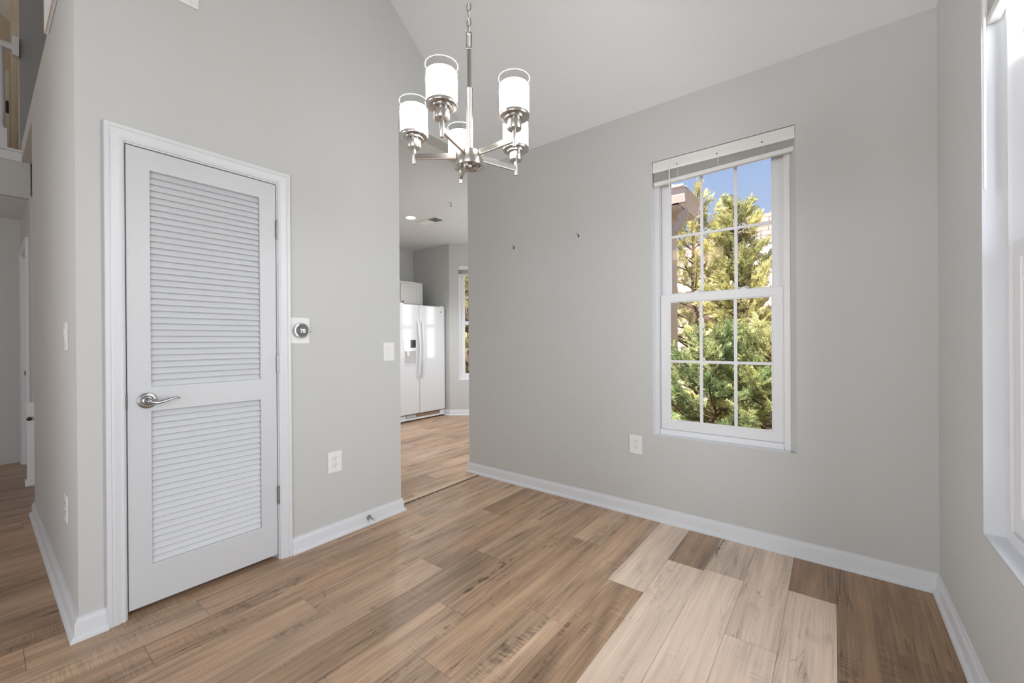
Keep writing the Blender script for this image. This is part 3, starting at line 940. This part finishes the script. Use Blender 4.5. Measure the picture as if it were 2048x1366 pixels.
# ================================================================== WALL PLATES
def make_outlet(loc, rz, label):
    t = empty('power_outlet', loc, rz)
    MB().rplate(0, 0, 0.088, 0.125, 0.006, -0.0055, 0.0).build('cover_plate', PLASTIC, t, bevel=0.0015)
    for s in (1, -1):
        zc_ = 0.0205*s - 0.0
        r = MB()
        poly = []
        for k in range(25):
            a = 2*PI*k/24
            poly.append((max(-0.0165, min(0.0165, 0.0178*math.cos(a))), zc_+0.0140*math.sin(a)))
        r.prism(poly[:-1], 1, -0.0075, -0.005)
        ro = r.build('receptacle', PLASTIC, t)
        for x in (-0.0064, 0.0064):
            MB().box((x-0.0011, -0.0080, zc_-0.001), (x+0.0011, -0.0070, zc_+0.0075)).build('slot', DARK, ro)
        MB().lathe([(0.0024, -0.0080), (0.0024, -0.0070)], c=(0, 0, zc_-0.0070), axis='y', n=12).build('ground_hole', DARK, ro)
    MB().lathe([(0.0026, -0.0068), (0.0030, -0.0058), (0.0030, -0.005)], axis='y', n=14).build('screw', PLASTIC, t)
    g = MB()
    for s in (1, -1):
        pts = [(0.0178*math.cos(a)*1.02, -0.0058, 0.0205*s+0.0142*math.sin(a)*1.02) for a in [2*PI*q/24 for q in range(24)]]
        pts = [(max(-0.0169, min(0.0169, p[0])), p[1], p[2]) for p in pts]
        g.tube(pts, 0.0005, n=5, closed=True)
    g.build('receptacle_gap', APPGREY, t)
    return tag(t, label, 'outlet')
o1 = make_outlet((XL, 1.339, 0.460), R90, 'white outlet low on the wall right of the closet door')
o2 = copy_tree(o1); o2.location = (-1.065, YB, 0.480); o2.rotation_euler.z = 0
o2['label'] = 'white outlet low on the back wall left of the window'
o3 = copy_tree(o1); o3.location = (-2.735, YN, 0.450); o3.rotation_euler.z = 0
o3['label'] = 'white outlet seen edge on low on the narrow hall wall'
def make_switch(loc, rz, label):
    t = empty('light_switch', loc, rz)
    MB().rplate(0, 0, 0.087, 0.125, 0.006, -0.0055, 0.0).build('cover_plate', PLASTIC, t, bevel=0.0015)
    MB().rplate(0, 0, 0.0345, 0.068, 0.002, -0.0062, -0.005).build('switch_frame', mat('switch_frame_plastic', (0.70,0.70,0.685), 0.4, var=0.01), t)
    MB().prism([(-0.0058, -0.031), (-0.0068, -0.031), (-0.0082, 0.0), (-0.0105, 0.031), (-0.0058, 0.031)], 0, -0.0155, 0.0155).build('rocker', PLASTIC, t, bevel=0.0008)
    for s in (1, -1):
        MB().lathe([(0.0026, -0.0068), (0.0030, -0.0050)], c=(0, 0, 0.048*s), axis='y', n=12).build('screw', PLASTIC, t)
    return tag(t, label, 'switch')
s1 = make_switch((XL, 1.735, 1.122), R90, 'white rocker switch beside the kitchen opening')
s2 = copy_tree(s1); s2.location = (-2.69, YN, 1.224); s2.rotation_euler.z = 0
s2['label'] = 'white rocker switch seen edge on at mid height of the narrow hall wall'
# thermostat
t = empty('thermostat', (XL, 1.1365, 1.2565), R90)
MB().rplate(0, 0, 0.103, 0.147, 0.006, -0.005, 0.0).build('back_plate', PLASTIC, t, bevel=0.0015)
MB().lathe([(0.036,-0.004),(0.037,-0.010),(0.0415,-0.012),(0.0415,-0.026),(0.040,-0.028),(0.0365,-0.0285),(0.0355,-0.0275)], axis='y', n=48, cap=False).build('dial_ring', CHROME, t, smooth=35)
sc = MB().lathe([(0.0,-0.0282),(0.020,-0.0280),(0.0358,-0.0268)], axis='y', n=40, cap=False).build('display', mat('thermostat_glass', (0.16,0.165,0.17), 0.06, var=0.05), t, smooth=60)  # grey of room reflections put into the dark display colour
text_mesh('digits', '70', 0.030, DISPLAY, sc, (0.003, -0.0288, -0.003), (R90, 0, 0))
tag(t, 'round dial thermostat reading 70 on a white plate beside the door casing', 'thermostat')
# door stop on the baseboard
t = empty('door_stop', (XL+0.014, 1.563, 0.048), R90)
MB().lathe([(0.016,0.0),(0.016,-0.003),(0.012,-0.008),(0.008,-0.016),(0.006,-0.030),(0.005,-0.052),(0.005,-0.060)], axis='y', n=20).build('stem', SATIN, t, smooth=40)
MB().lathe([(0.0072,-0.058),(0.0078,-0.062),(0.0078,-0.070),(0.006,-0.073)], axis='y', n=16).build('bumper_tip', mat('rubber_white', (0.62,0.62,0.62), 0.6, var=0.02), t, smooth=40)
tag(t, 'small metal door stop on the baseboard right of the closet door', 'door stop')
# picture hangers
def hanger(x, z, label, tilt):
    t = empty('picture_hook', (x, YB, z))
    p = MB().box((-0.0045, -0.0018, -0.012), (0.0045, 0.0, 0.012)); p.build('plate', BRONZE, t, bevel=0.0005)
    MB().tube([(0, -0.0015, -0.008), (0.0, -0.006, -0.014), (0, -0.010, -0.012), (0, -0.011, -0.004)], 0.0016, n=8).build('hook', BRONZE, t)
    MB().tube([(-0.004, -0.016, 0.016), (0.0, -0.0015, 0.006)], 0.0016, n=8).lathe([(0.0032,-0.0008),(0.0032,0.0008)], c=(-0.0045,-0.017,0.017), n=10).build('nail', SATIN, t)
    t.rotation_euler.y = tilt
    return tag(t, label, 'picture hook')
hanger(-2.098, 1.968, 'small metal picture hook on the back wall nearer the kitchen', R(0))
hanger(-1.494, 1.969, 'small metal picture hook on the back wall nearer the window', R(-16))
# small screw hole marks on the closet wall
tag(MB().lathe([(0.0045,-0.0006),(0.0045,0.0004)], c=(XL, 1.197, 1.253), axis='x', n=10).build('screw_anchor', APPGREY), 'tiny grey screw anchor in the wall right of the thermostat', 'screw anchor')

# ---- wall grilles
def make_grille(loc, rz, w, h, label, nslot=14, depth=0.012):
    t = empty('air_grille', loc, rz)
    b = 0.030
    f = MB()
    f.box((-w/2, -depth, 0), (-w/2+b, 0, h)).box((w/2-b, -depth, 0), (w/2, 0, h))
    f.box((-w/2+b, -depth, 0), (w/2-b, 0, b)).box((-w/2+b, -depth, h-b), (w/2-b, 0, h))
    f.build('grille_frame', PLASTIC, t, bevel=0.003)
    MB().box((-w/2+b, -0.002, b), (w/2-b, -0.001, h-b)).build('duct_opening', DARK, t)
    v = MB()
    n = nslot
    for i in range(n):
        x = -w/2+b+(w-2*b)*(i+0.5)/n
        v.add([(x-0.007, -depth+0.001, b), (x+0.004, -0.003, b), (x+0.0055, -0.004, b), (x-0.0055, -depth, b),
               (x-0.007, -depth+0.001, h-b), (x+0.004, -0.003, h-b), (x+0.0055, -0.004, h-b), (x-0.0055, -depth, h-b)],
              [(0,3,2,1),(4,5,6,7),(0,1,5,4),(1,2,6,5),(2,3,7,6),(3,0,4,7)])
    v.build('louver_blades', PLASTIC, t)
    return tag(t, label, 'vent')
make_grille((XL, 0.485, 2.788), R90, 0.36, 0.26, 'white supply vent at the top edge above the closet door', nslot=14)
make_grille((-2.95, YN, 2.835), 0, 0.70, 0.55, 'white return grille high on the narrow hall wall', nslot=26, depth=0.018)

# ================================================================== KITCHEN
FX = -4.95
fr = empty('refrigerator', (FX-0.36, 4.19, 0), 0)
def L(p): return (p[0]-(FX-0.36), p[1]-4.19, p[2])
def fb(a, b, name, m_, bev=0.004, par=None):
    return MB().box(L(a), L(b)).build(name, m_, par or fr, bevel=bev)
Y0, Y1, YM = 3.745, 4.635, 4.118
fb((FX-0.70, Y0, 0.03), (FX-0.075, Y1, 1.735), 'body', APPGREY)
fd = fb((FX-0.068, Y0, 0.105), (FX, YM-0.004, 1.742), 'freezer_door', APPL, 0.012)
rd = fb((FX-0.068, YM+0.004, 0.105), (FX, Y1, 1.742), 'refrigerator_door', APPL, 0.012)
for yy, dr in ((YM-0.045, fd), (YM+0.045, rd)):
    pts = []
    for q in range(13):
        f = q/12
        z = 0.635+(1.52-0.635)*f
        pts.append(L((FX+0.004+0.052*math.sin(PI*f)**0.6, yy+(0.012 if dr is fd else -0.012)*math.sin(PI*f), z)))
    MB().tube(pts, 0.016, n=10, flat=0.7).build('handle', APPL, dr, smooth=50)
# dispenser
dp = MB()
dp.box(L((FX-0.002, 3.815, 0.845)), L((FX+0.006, 3.832, 1.215))).box(L((FX-0.002, 4.040, 0.845)), L((FX+0.006, 4.055, 1.215))).box(L((FX-0.002, 3.832, 0.845)), L((FX+0.006, 4.040, 0.860))).box(L((FX-0.002, 3.832, 1.045)), L((FX+0.010, 4.040, 1.095)))
dpo = dp.build('dispenser', APPL, fd, bevel=0.002)
MB().box(L((FX-0.002, 3.832, 0.860)), L((FX+0.0015, 4.040, 1.045))).build('dispenser_recess', mat('dispenser_grey', (0.50,0.50,0.50), 0.4, var=0.02), dpo)
MB().box(L((FX+0.001, 3.832, 1.097)), L((FX+0.007, 3.935, 1.213))).build('control_panel', CHROME, dpo, bevel=0.001)
MB().box(L((FX+0.001, 3.936, 1.097)), L((FX+0.007, 4.040, 1.213))).build('display', BLACKG, dpo, bevel=0.001)
MB().prism([(3.865-4.19, 1.045), (3.925-4.19, 1.045), (3.915-4.19, 0.975), (3.875-4.19, 0.975)], 0, FX+0.001-(FX-0.36), FX+0.012-(FX-0.36)).build('ice_paddle', PLASTIC, dpo, bevel=0.001)
kg = MB().box(L((FX-0.075, Y0, 0.018)), L((FX-0.012, Y1, 0.046)))
kg.box(L((FX-0.075, Y0, 0.046)), L((FX-0.020, Y0+0.12, 0.095))).box(L((FX-0.075, Y1-0.10, 0.046)), L((FX-0.020, Y1, 0.095)))
kgo = kg.build('kick_grille', APPL, fr, bevel=0.003)
MB().box(L((FX-0.07, Y0+0.12, 0.046)), L((FX-0.035, Y1-0.10, 0.095))).build('drain_pan', mat('copper_brown', (0.30,0.21,0.14), 0.5, var=0.2, vscale=20), kgo)
MB().box(L((FX-0.034, Y0+0.14, 0.052)), L((FX-0.026, 4.06, 0.092))).build('filter_cover', mat('filter_grey', (0.52,0.56,0.62), 0.4, var=0.03), kgo)
for yy in (Y0+0.02, Y1-0.08):
    MB().box(L((FX-0.12, yy, 1.735)), L((FX-0.01, yy+0.06, 1.755))).build('hinge_cover', APPL, fr, bevel=0.004)
for (xx, yy) in ((-0.66, Y0+0.03), (-0.66, Y1-0.08), (-0.072, Y0+0.03), (-0.072, Y1-0.08)):
    MB().box(L((FX+xx, yy, 0)), L((FX+xx+0.05, yy+0.05, 0.03))).build('foot', BRONZE, fr)
MB().lathe([(0.011,0.0),(0.012,0.0015),(0.011,0.003)], c=L((FX, 4.545, 1.655)), axis='x', n=20).build('badge', SATIN, rd)
tag(fr, 'white side by side refrigerator with door dispenser seen through the kitchen opening', 'refrigerator')

cb = empty('kitchen_cabinet', (-5.52, 4.05, 1.765))
def C(p): return (p[0]+5.52, p[1]-4.05, p[2]-1.765)
MB().box(C((-5.75, 3.40, 1.765)), C((-5.285, 4.465, 2.135))).build('carcass', CABINET, cb, bevel=0.002)
for (a, b) in ((3.45, 3.975), (4.015, 4.372)):
    dm = MB().box(C((-5.285, a, 1.782)), C((-5.265, b, 2.092)))
    dd = dm.build('cabinet_door', CABINET, cb, bevel=0.002)
    r_ = MB()
    for (p, q) in (((a, 1.782), (a+0.045, 2.092)), ((b-0.045, 1.782), (b, 2.092)), ((a+0.045, 1.782), (b-0.045, 1.827)), ((a+0.045, 2.047), (b-0.045, 2.092))):
        r_.box(C((-5.266, p[0], p[1])), C((-5.259, q[0], q[1])))
    r_.build('door_frame', CABINET, dd, bevel=0.0015)
    MB().lathe([(0.005,-0.001),(0.005,0.012),(0.011,0.016),(0.011,0.022),(0.006,0.026)], c=C((-5.259, a+0.025 if a > 4 else b-0.025, 1.812)), axis='x', n=16).build('knob', BRONZE, dd, smooth=40)
tag(cb, 'white cabinet mounted above the refrigerator', 'cabinet')

def pot_light(x, y, label):
    t = empty('recessed_light', (x, y, ZK))
    MB().lathe([(0.076,0.0),(0.076,-0.004),(0.070,-0.007),(0.058,-0.004),(0.056,-0.001)], n=32, cap=False).build('trim_ring', PLASTIC, t, smooth=40)
    MB().lathe([(0.0,-0.003),(0.056,-0.003)], n=32, cap=False).build('lens', LAMPLIT, t)
    return tag(t, label, 'ceiling light')
pot_light(-4.105+(-4.105/1.53)*0.065*0.6, 3.236*1.042, 'lit recessed light in the kitchen ceiling')
t = empty('ceiling_vent', (-4.13, 3.625, ZK))
MB().box((-0.20,-0.085,-0.006),(0.20,0.085,0)).build('vent_frame', PLASTIC, t, bevel=0.002)
vb = MB().box((0.03,-0.066,-0.0075),(0.17,0.066,-0.0058)); vb.build('vent_opening', DARK, t)
v = MB()
for i in range(7):
    x = 0.04+0.02*i
    v.box((x-0.002,-0.066,-0.010),(x+0.002,0.066,-0.0074))
v.build('vent_blades', APPGREY, t)
v = MB()
for i in range(9):
    x = -0.18+0.022*i
    v.box((x-0.006,-0.066,-0.009),(x+0.006,0.066,-0.0058))
v.build('closed_blades', PLASTIC, t)
t.rotation_euler.z = R(0)
tag(t, 'white rectangular vent in the kitchen ceiling with a dark open half', 'vent')
t = empty('fire_sprinkler', (-3.40, 3.29, ZK))
MB().lathe([(0.030,0.0),(0.029,-0.003),(0.012,-0.005)], n=24, cap=False).build('escutcheon', PLASTIC, t, smooth=40)
MB().lathe([(0.006,-0.004),(0.006,-0.022),(0.004,-0.030),(0.003,-0.040)], n=12).build('nozzle', SATIN, t, smooth=40)
MB().lathe([(0.002,-0.039),(0.015,-0.040),(0.015,-0.042),(0.002,-0.0425)], n=18, cap=False).build('deflector', SATIN, t)
tag(t, 'small pendent sprinkler head on the kitchen ceiling', 'sprinkler')
# threshold between dining area and kitchen
m = MB().box((-2.535, 1.845, 0.0002), (-2.492, 2.735, 0.0075))
o = m.build('trim_threshold', STRIP, bevel=0.002)
struct(o, 'pale wood transition strip in the kitchen opening', 'trim')
m = MB()
for a, b in ((1.85, 2.02), (2.035, 2.20), (2.215, 2.74)):
    m.box((-2.491, a, 0.0002), (-2.481, b, 0.0022))
struct(m.build('trim_threshold_gap', BRONZE), 'dark gap beside the pale transition strip', 'trim')
t = MB().prism([(-2.56, 1.84), (-2.548, 1.84), (-2.546, 1.925), (-2.556, 1.93)], 2, 0.0003, 0.010)
tag(t.build('wood_splinter', STRIP), 'pale wood splinter lying at the left end of the transition strip', 'wood splinter')

# ================================================================== HALL AND LOFT DETAILS
t = empty('trim_hall_door', (0, 0.29, 0))
casing_mb(-6.34, -5.62, 2.06, 0.062).build('casing', TRIM, t, smooth=25)
j = MB().box((-6.34, 0.0, 0), (-6.328, 0.12, 2.06)).box((-5.632, 0.0, 0), (-5.62, 0.12, 2.06)).box((-6.328, 0.0, 2.048), (-5.632, 0.12, 2.06))
j.build('jamb', TRIM, t)
struct(t, 'white door casing in the hall under the loft', 'trim')
d2 = empty('door_2', (-5.98, 0.335, 0.012))
MB().box((-0.345, 0, 0), (0.345, 0.035, 2.03)).build('door_slab', DOORP, d2, bevel=0.002)
pm = MB()
for (a, b) in ((-0.25, -0.04), (0.04, 0.25)):
    for (c_, e_) in ((0.2, 0.85), (1.05, 1.85)):
        pm.box((a, -0.004, c_), (b, 0.0, e_))
pm.build('raised_panels', DOORP, d2, bevel=0.003)
MB().lathe([(0.026,0.0),(0.026,-0.004),(0.010,-0.008),(0.010,-0.035),(0.024,-0.045),(0.026,-0.058),(0.015,-0.068)], c=(0.28, 0, 0.92), axis='y', n=20).build('door_knob', SATIN, d2, smooth=40)
struct(d2, 'white door in the hall beside the narrow wall', 'door')

g = empty('safety_gate', (-5.345, 0.262, 0))
MB().box((-0.012, 0.0, 0.03), (0.012, 0.055, 0.70)).build('gate_post', PLASTIC, g, bevel=0.002)
MB().box((-0.03, -0.012, 0.0), (0.03, 0.07, 0.055)).build('gate_foot', PLASTIC, g, bevel=0.006)
MB().lathe([(0.011,0.0),(0.011,0.02),(0.016,0.024),(0.016,0.034)], c=(0.012, 0.012, 0.565), axis='x', n=14).build('latch', BRONZE, g, smooth=40)
tag(g, 'low white post with a dark latch behind the end of the narrow hall wall', 'gate post')

# loft railing
rl = empty('loft_railing', (-5.48, -1.0, 2.832))
def RL(p): return (p[0]+5.48, p[1]+1.0, p[2]-2.832)
MB().prism([(0.028,0.84),(0.024,0.875),(0.012,0.895),(-0.012,0.895),(-0.024,0.875),(-0.028,0.84)], 1, -2.0, 1.205).build('handrail', TRIM, rl, smooth=50)
MB().box((-0.030,1.205,0.80),(0.030,1.243,0.96)).build('wall_bracket', TRIM, rl, bevel=0.003)
for i in range(16):
    y = 1.140-0.115*i
    w = 0.034
    MB().box((-w, y-w, 0.0), (w, y+w, 0.16)).lathe([(0.030,0.16),(0.031,0.175),(0.022,0.185),(0.026,0.20),(0.020,0.215),(0.025,0.26),(0.028,0.36),(0.024,0.60),(0.018,0.845)], c=(0, y, 0), n=18).build('baluster', TRIM, rl, smooth=35)
tag(rl, 'white loft railing with turned balusters at the upper left edge', 'railing')
# loft door standing open with its jamb
LT = mat('loft_trim_warm_tint', (0.60,0.56,0.49), 0.45, var=0.02)  # beige of the warm loft light put into the trim colour
t = empty('trim_loft_door', (-5.62, 0.26, 2.81))
j = MB()
j.box((-1.25, -0.014, 0), (0.0, 0.0, 2.1)).box((0.02, -0.020, 0), (0.10, -0.012, 2.1)).box((-0.34, -0.019, 0), (-0.28, -0.014, 2.1)).box((-0.75, -0.019, 0), (-0.66, -0.014, 2.1))
j.build('jamb', LT, t, bevel=0.002)
MB().box((-0.42, -0.0165, 0.50), (-0.36, -0.0135, 0.60)).build('strike_plate', BRONZE, t)
struct(t, 'pale door jamb in the loft at the upper left', 'trim')
d3 = empty('door_3', (-7.02, 0.232, 2.806))
MB().box((-0.035, -0.018, 0.0), (0.035, 0.010, 1.32)).build('door_slab', mat('loft_door_warm_tint', (0.62,0.58,0.52), 0.5, var=0.02), d3, bevel=0.002)  # same warm light tint put into the door colour
for z_ in (0.26, 0.86):
    MB().box((0.0352, -0.018, z_), (0.0385, 0.004, z_+0.13)).build('hinge', BRONZE, d3)
MB().lathe([(0.014,0.035),(0.014,0.05),(0.006,0.055),(0.006,0.09)], c=(0, -0.012, 0.20), axis='x', n=14).tube([(0.085,-0.012,0.20),(0.09,0.0,0.20),(0.09,0.012,0.205)], 0.008, n=8).build('lever_handle', BRONZE, d3, smooth=40)
struct(d3, 'narrow view of a pale loft door with dark hinges at the upper left', 'door')

# loft ceiling lamp (warm)
pl = bpy.data.lights.new('loft_lamp', 'POINT')
pl.energy = 6; pl.color = (1.0, 0.78, 0.52); pl.shadow_soft_size = 0.12
plo = bpy.data.objects.new('loft_lamp', pl); COL.objects.link(plo); plo.location = (-6.4, -0.9, 4.3)

# ================================================================== OUTDOORS
m = MB().box((-40, 3.2, -0.75), (40, 60, -0.6))
struct(m.build('ground', MULCH), 'brown mulch ground outside the windows', 'ground')

def spray_template(n_side=5, ln=0.14):
    """one feathery cypress spray: list of quads (4 verts), x = along the stem"""
    quads = []
    def q(p, d, l, w, bend):
        d = np.array(d)/np.linalg.norm(d)
        s = np.array((-d[1], d[0], 0))*w
        a = np.array(p); b = a + d*l*0.55 + np.array((0,0,-bend*l*0.10)); c = a + d*l + np.array((0,0,bend*l*0.12))
        quads.append([a-s*0.6, b-s, b+s, a+s*0.6])
        quads.append([b-s, c-s*0.2, c+s*0.2, b+s])
    q((0,0,0), (1,0,0), ln*1.1, 0.0030, 0.5)
    for i in range(n_side):
        f = (i+0.6)/(n_side+0.2)
        x = ln*f
        l = ln*(0.40*(1-f)+0.16)
        for s in (1, -1):
            p = (x, 0, 0)
            dd = (0.86, s*0.50, 0.16*(-1)**i)
            q(p, dd, l, 0.0042, 0.6)
            pp = np.array(p)+np.array((0.86, s*0.50, 0))*l*0.5
            q(pp, (0.99, s*0.05, 0.12), l*0.45, 0.0034, 0.6)
            q(pp, (0.55, s*0.83, -0.10), l*0.38, 0.0034, 0.6)
    return np.array(quads)      # (n,4,3)
SPRAY = spray_template()

def make_tree(loc, height, radius, limbs, per, label, seed=1, top_pow=0.8, size=1.0, tones=None, lean=(0,0)):
    """plumes: upswept limbs round a leader, each limb clothed in sprays"""
    r = np.random.default_rng(seed)
    t = empty('cypress_tree', loc)
    P = []; D = []; S = []; TN = []
    tones = np.array(tones)
    wood = MB()
    wood.tube([(0,0,-0.05), (0.03,0.02,height*0.3), (lean[0]*0.6,lean[1]*0.6,height*0.65), (lean[0],lean[1],height*0.93)],
              [0.020*height, 0.016*height, 0.009*height, 0.008], n=10)
    for i in range(limbs):
        fz = (i+0.5*r.random())/limbs
        fz = fz**1.05
        base = np.array((lean[0]*fz, lean[1]*fz, 0.10+fz*height*0.93))
        a = i*2.39996+0.5*r.standard_normal()
        l = radius*(max(0.0, 1-fz)**top_pow)*(0.75+0.45*r.random())+0.16
        rise = 0.25+0.75*fz+0.2*r.standard_normal()
        out = np.array((math.cos(a), math.sin(a), 0.0))
        tip = base+out*l+np.array((0,0,l*rise))
        mid = base+out*l*0.55+np.array((0,0,l*rise*0.35))
        wood.tube([base, mid, tip*0.97+base*0.03], [0.016, 0.010, 0.003], n=6)
        n = max(6, int(per*(0.35+l/radius*0.65)*(0.8+0.4*r.random())))
        u = 0.16+0.84*r.random(n)**0.8
        p = ((1-u)**2)[:, None]*base+(2*u*(1-u))[:, None]*mid+(u**2)[:, None]*tip
        tg = 2*(1-u)[:, None]*(mid-base)+2*u[:, None]*(tip-mid)
        tg /= np.linalg.norm(tg, axis=1)[:, None]
        spread = r.standard_normal((n, 3))*np.array((0.75, 0.75, 0.55))*(1.15-0.7*u)[:, None]
        d = tg+spread+np.array((0,0,0.10))
        d /= np.linalg.norm(d, axis=1)[:, None]
        p = p+r.standard_normal((n, 3))*0.035*(1.2-u)[:, None]
        P.append(p); D.append(d); S.append((0.75+0.6*r.random(n))*(0.8+0.3*(1-u)))
        tone = tones[r.integers(0, len(tones))]
        jit = tones[r.integers(0, len(tones), n)]
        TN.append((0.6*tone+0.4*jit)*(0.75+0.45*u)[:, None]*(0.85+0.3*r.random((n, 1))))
    P = np.concatenate(P); d = np.concatenate(D); sc = np.concatenate(S)*size; c = np.concatenate(TN)
    n = len(P)
    ref = r.standard_normal((n, 3)); ref[:, 2] += 0.8
    s = np.cross(ref, d); s /= np.linalg.norm(s, axis=1)[:, None]
    u = np.cross(d, s)
    Q = SPRAY
    B = np.stack([d, s, u], 1)
    V = np.einsum('qkc,ncd->nqkd', Q, B)*sc[:, None, None, None] + P[:, None, None, :]
    nq = Q.shape[0]
    V = V.reshape(-1, 3).astype(np.float32)
    nf = n*nq
    me = bpy.data.meshes.new('foliage')
    me.vertices.add(len(V)); me.vertices.foreach_set('co', V.ravel())
    me.loops.add(nf*4); me.loops.foreach_set('vertex_index', np.arange(nf*4, dtype=np.int32))
    me.polygons.add(nf); me.polygons.foreach_set('loop_start', np.arange(0, nf*4, 4, dtype=np.int32))
    me.polygons.foreach_set('loop_total', np.full(nf, 4, dtype=np.int32))
    me.update()
    c4 = np.concatenate([c, np.ones((n, 1))], 1)
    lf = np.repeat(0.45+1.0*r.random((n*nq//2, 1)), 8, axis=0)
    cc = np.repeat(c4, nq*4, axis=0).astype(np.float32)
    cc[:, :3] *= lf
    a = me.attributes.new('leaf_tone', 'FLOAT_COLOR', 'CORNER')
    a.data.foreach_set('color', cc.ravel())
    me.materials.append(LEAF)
    o = bpy.data.objects.new('foliage', me); COL.objects.link(o); o.parent = t
    wood.build('trunk_and_limbs', BARK, t)
    return tag(t, label, 'tree', 'cypress trees outside the windows')
GZ = -0.6
YEL = [(0.66,0.62,0.32),(0.56,0.54,0.27),(0.74,0.69,0.40),(0.40,0.42,0.21),(0.58,0.57,0.31)]
MIX = [(0.54,0.54,0.26),(0.45,0.48,0.24),(0.62,0.60,0.32),(0.34,0.39,0.20)]
GRN = [(0.38,0.44,0.23),(0.30,0.38,0.20),(0.47,0.50,0.26),(0.24,0.32,0.17)]
make_tree((-1.08, 6.7, GZ), 3.78, 0.78, 105, 68, 'tall feathery cypress tree whose tip stands against the sky in the back wall window', seed=3, tones=YEL, top_pow=0.9)
make_tree((-2.15, 8.6, GZ), 4.7, 1.10, 85, 60, 'cypress tree rising behind the gutter at the left of the window', seed=5, tones=YEL, top_pow=0.55)
make_tree((-1.12, 5.35, GZ), 1.70, 0.68, 48, 58, 'low dark green cypress tree in the lower left window panes', seed=8, tones=GRN, top_pow=0.6)
make_tree((-0.50, 5.6, GZ), 1.75, 0.66, 48, 58, 'short cypress tree at the right of the lower window panes', seed=11, tones=MIX, top_pow=0.6)
make_tree((-7.5, 7.8, GZ), 5.4, 1.25, 110, 70, 'cypress tree seen through the kitchen bay window', seed=21, tones=YEL, top_pow=0.5)

# neighbouring house
nh = empty('neighbour_house', (-1.0, 14.5, GZ))
def N_(p): return (p[0]+1.0, p[1]-14.5, p[2]-GZ)
MB().box(N_((-7.5, 12.5, GZ)), N_((4.5, 17.5, 2.75))).build('wall', SIDING, nh)
q4 = [(-6.5, 12.1, 2.72), (3.5, 12.1, 2.72), (3.5, 14.0, 6.40), (-6.5, 14.0, 3.06)]
m = MB().add([N_(p) for p in q4] + [N_((p[0], p[1]+0.10, p[2]-0.12)) for p in q4],
             [(0,1,2,3),(7,6,5,4),(0,4,5,1),(1,5,6,2),(2,6,7,3),(3,7,4,0)])
ro = m.build('roof', SHINGLE, nh)
uv = ro.data.uv_layers.new(name='UVMap')
for p in ro.data.polygons:
    for li in p.loop_indices:
        co = ro.data.vertices[ro.data.loops[li].vertex_index].co
        uv.data[li].uv = (co.x, co.z*1.2)
MB().box(N_((-6.5, 12.02, 2.52)), N_((3.5, 12.10, 2.74))).build('fascia', TRIM, nh)
MB().prism([(-2.9+1.0, 2.0-GZ), (0.4+1.0, 2.0-GZ), (-1.35+1.0, 3.38-GZ)], 1, 11.6-14.5, 12.9-14.5).build('gable_wall', SIDING, nh)
MB().bar(N_((-1.60, 11.55, 3.62)), N_((-0.75, 11.55, 2.95)), 0.10, 0.26).build('rake_trim', TRIM, nh)
tag(nh, 'pale neighbouring house with a brown shingle roof behind the cypress trees', 'house')

# own house wing: soffit, fascia, gutter and downspout at the upper left of the window view
ev = empty('house_eave', (-2.2, 6.6, 3.1))
def E_(p): return (p[0]+2.2, p[1]-6.6, p[2]-3.1)
yA, yB_ = 5.90, 6.95
gp = [(-1.78, 3.10), (-1.70, 3.10), (-1.665, 3.19), (-1.645, 3.265), (-1.60, 3.29), (-1.60, 3.32), (-1.615, 3.32), (-1.615, 3.30), (-1.78, 3.30)]
MB().prism([(p[0]+2.2, p[1]-3.1) for p in gp], 1, yA+0.10-6.6, yB_-6.6).build('side_gutter', SOFFIT, ev)
# gutter along the front: profile in yz, mirrored, mitred look at the corner
gq = [(yA-(p[0]+1.60), p[1]) for p in gp]
MB().prism([(p[0]-6.6, p[1]-3.1) for p in gq], 0, -3.6+2.2, -1.60+2.2).build('front_gutter', SOFFIT, ev)
MB().box(E_((-3.6, yA+0.17, 3.075)), E_((-1.72, yB_, 3.10))).build('soffit', SOFFIT, ev)
MB().box(E_((-1.985, yA+0.45, 2.90)), E_((-1.965, yB_, 3.075))).build('frieze_board', SOFFIT, ev)
MB().box(E_((-3.6, yA+0.47, GZ)), E_((-1.985, yB_, 3.075))).build('wall', SIDING, ev)
a_ = [(-1.66, yA+0.06, 3.325), (-1.66, yB_, 3.325), (-3.6, yB_, 4.25), (-3.6, yA+0.06+1.0, 4.25)]
rf = MB().add([E_(p) for p in a_] + [E_((p[0], p[1], p[2]-0.02)) for p in a_], [(0,1,2,3),(7,6,5,4),(0,4,5,1),(1,5,6,2),(2,6,7,3),(3,7,4,0)])
rfo = rf.build('roof', SHINGLE, ev)
uv = rfo.data.uv_layers.new(name='UVMap')
for p in rfo.data.polygons:
    for li in p.loop_indices:
        co = rfo.data.vertices[rfo.data.loops[li].vertex_index].co
        uv.data[li].uv = (co.y, co.z*2)
m = MB()
pts = []; rs = []
for q in range(41):
    f = q/40
    a = R(90*f)
    pts.append(E_((-1.73-0.40*(1-math.cos(a)), 6.38, 3.09-0.36*math.sin(a))))
    rs.append(0.070+(0.007 if q % 4 < 2 else 0.0))
m.tube(pts, rs, n=14)
e1 = pts[-1]
m.tube([e1, (e1[0]-0.06, e1[1], e1[2]-0.01)], 0.07, n=14)
m.build('downspout_elbow', SOFFIT, ev, smooth=25)
MB().tube([(e1[0]-0.05, e1[1]-0.02, e1[2]+0.02), (e1[0]-0.10, e1[1]-0.06, e1[2]-0.25), (e1[0]-0.10, e1[1]-0.06, GZ-3.1)], 0.062, n=12).build('downspout', SOFFIT, ev)
tag(ev, 'beige house eave with gutter and ribbed downspout outside the left window panes', 'eave')
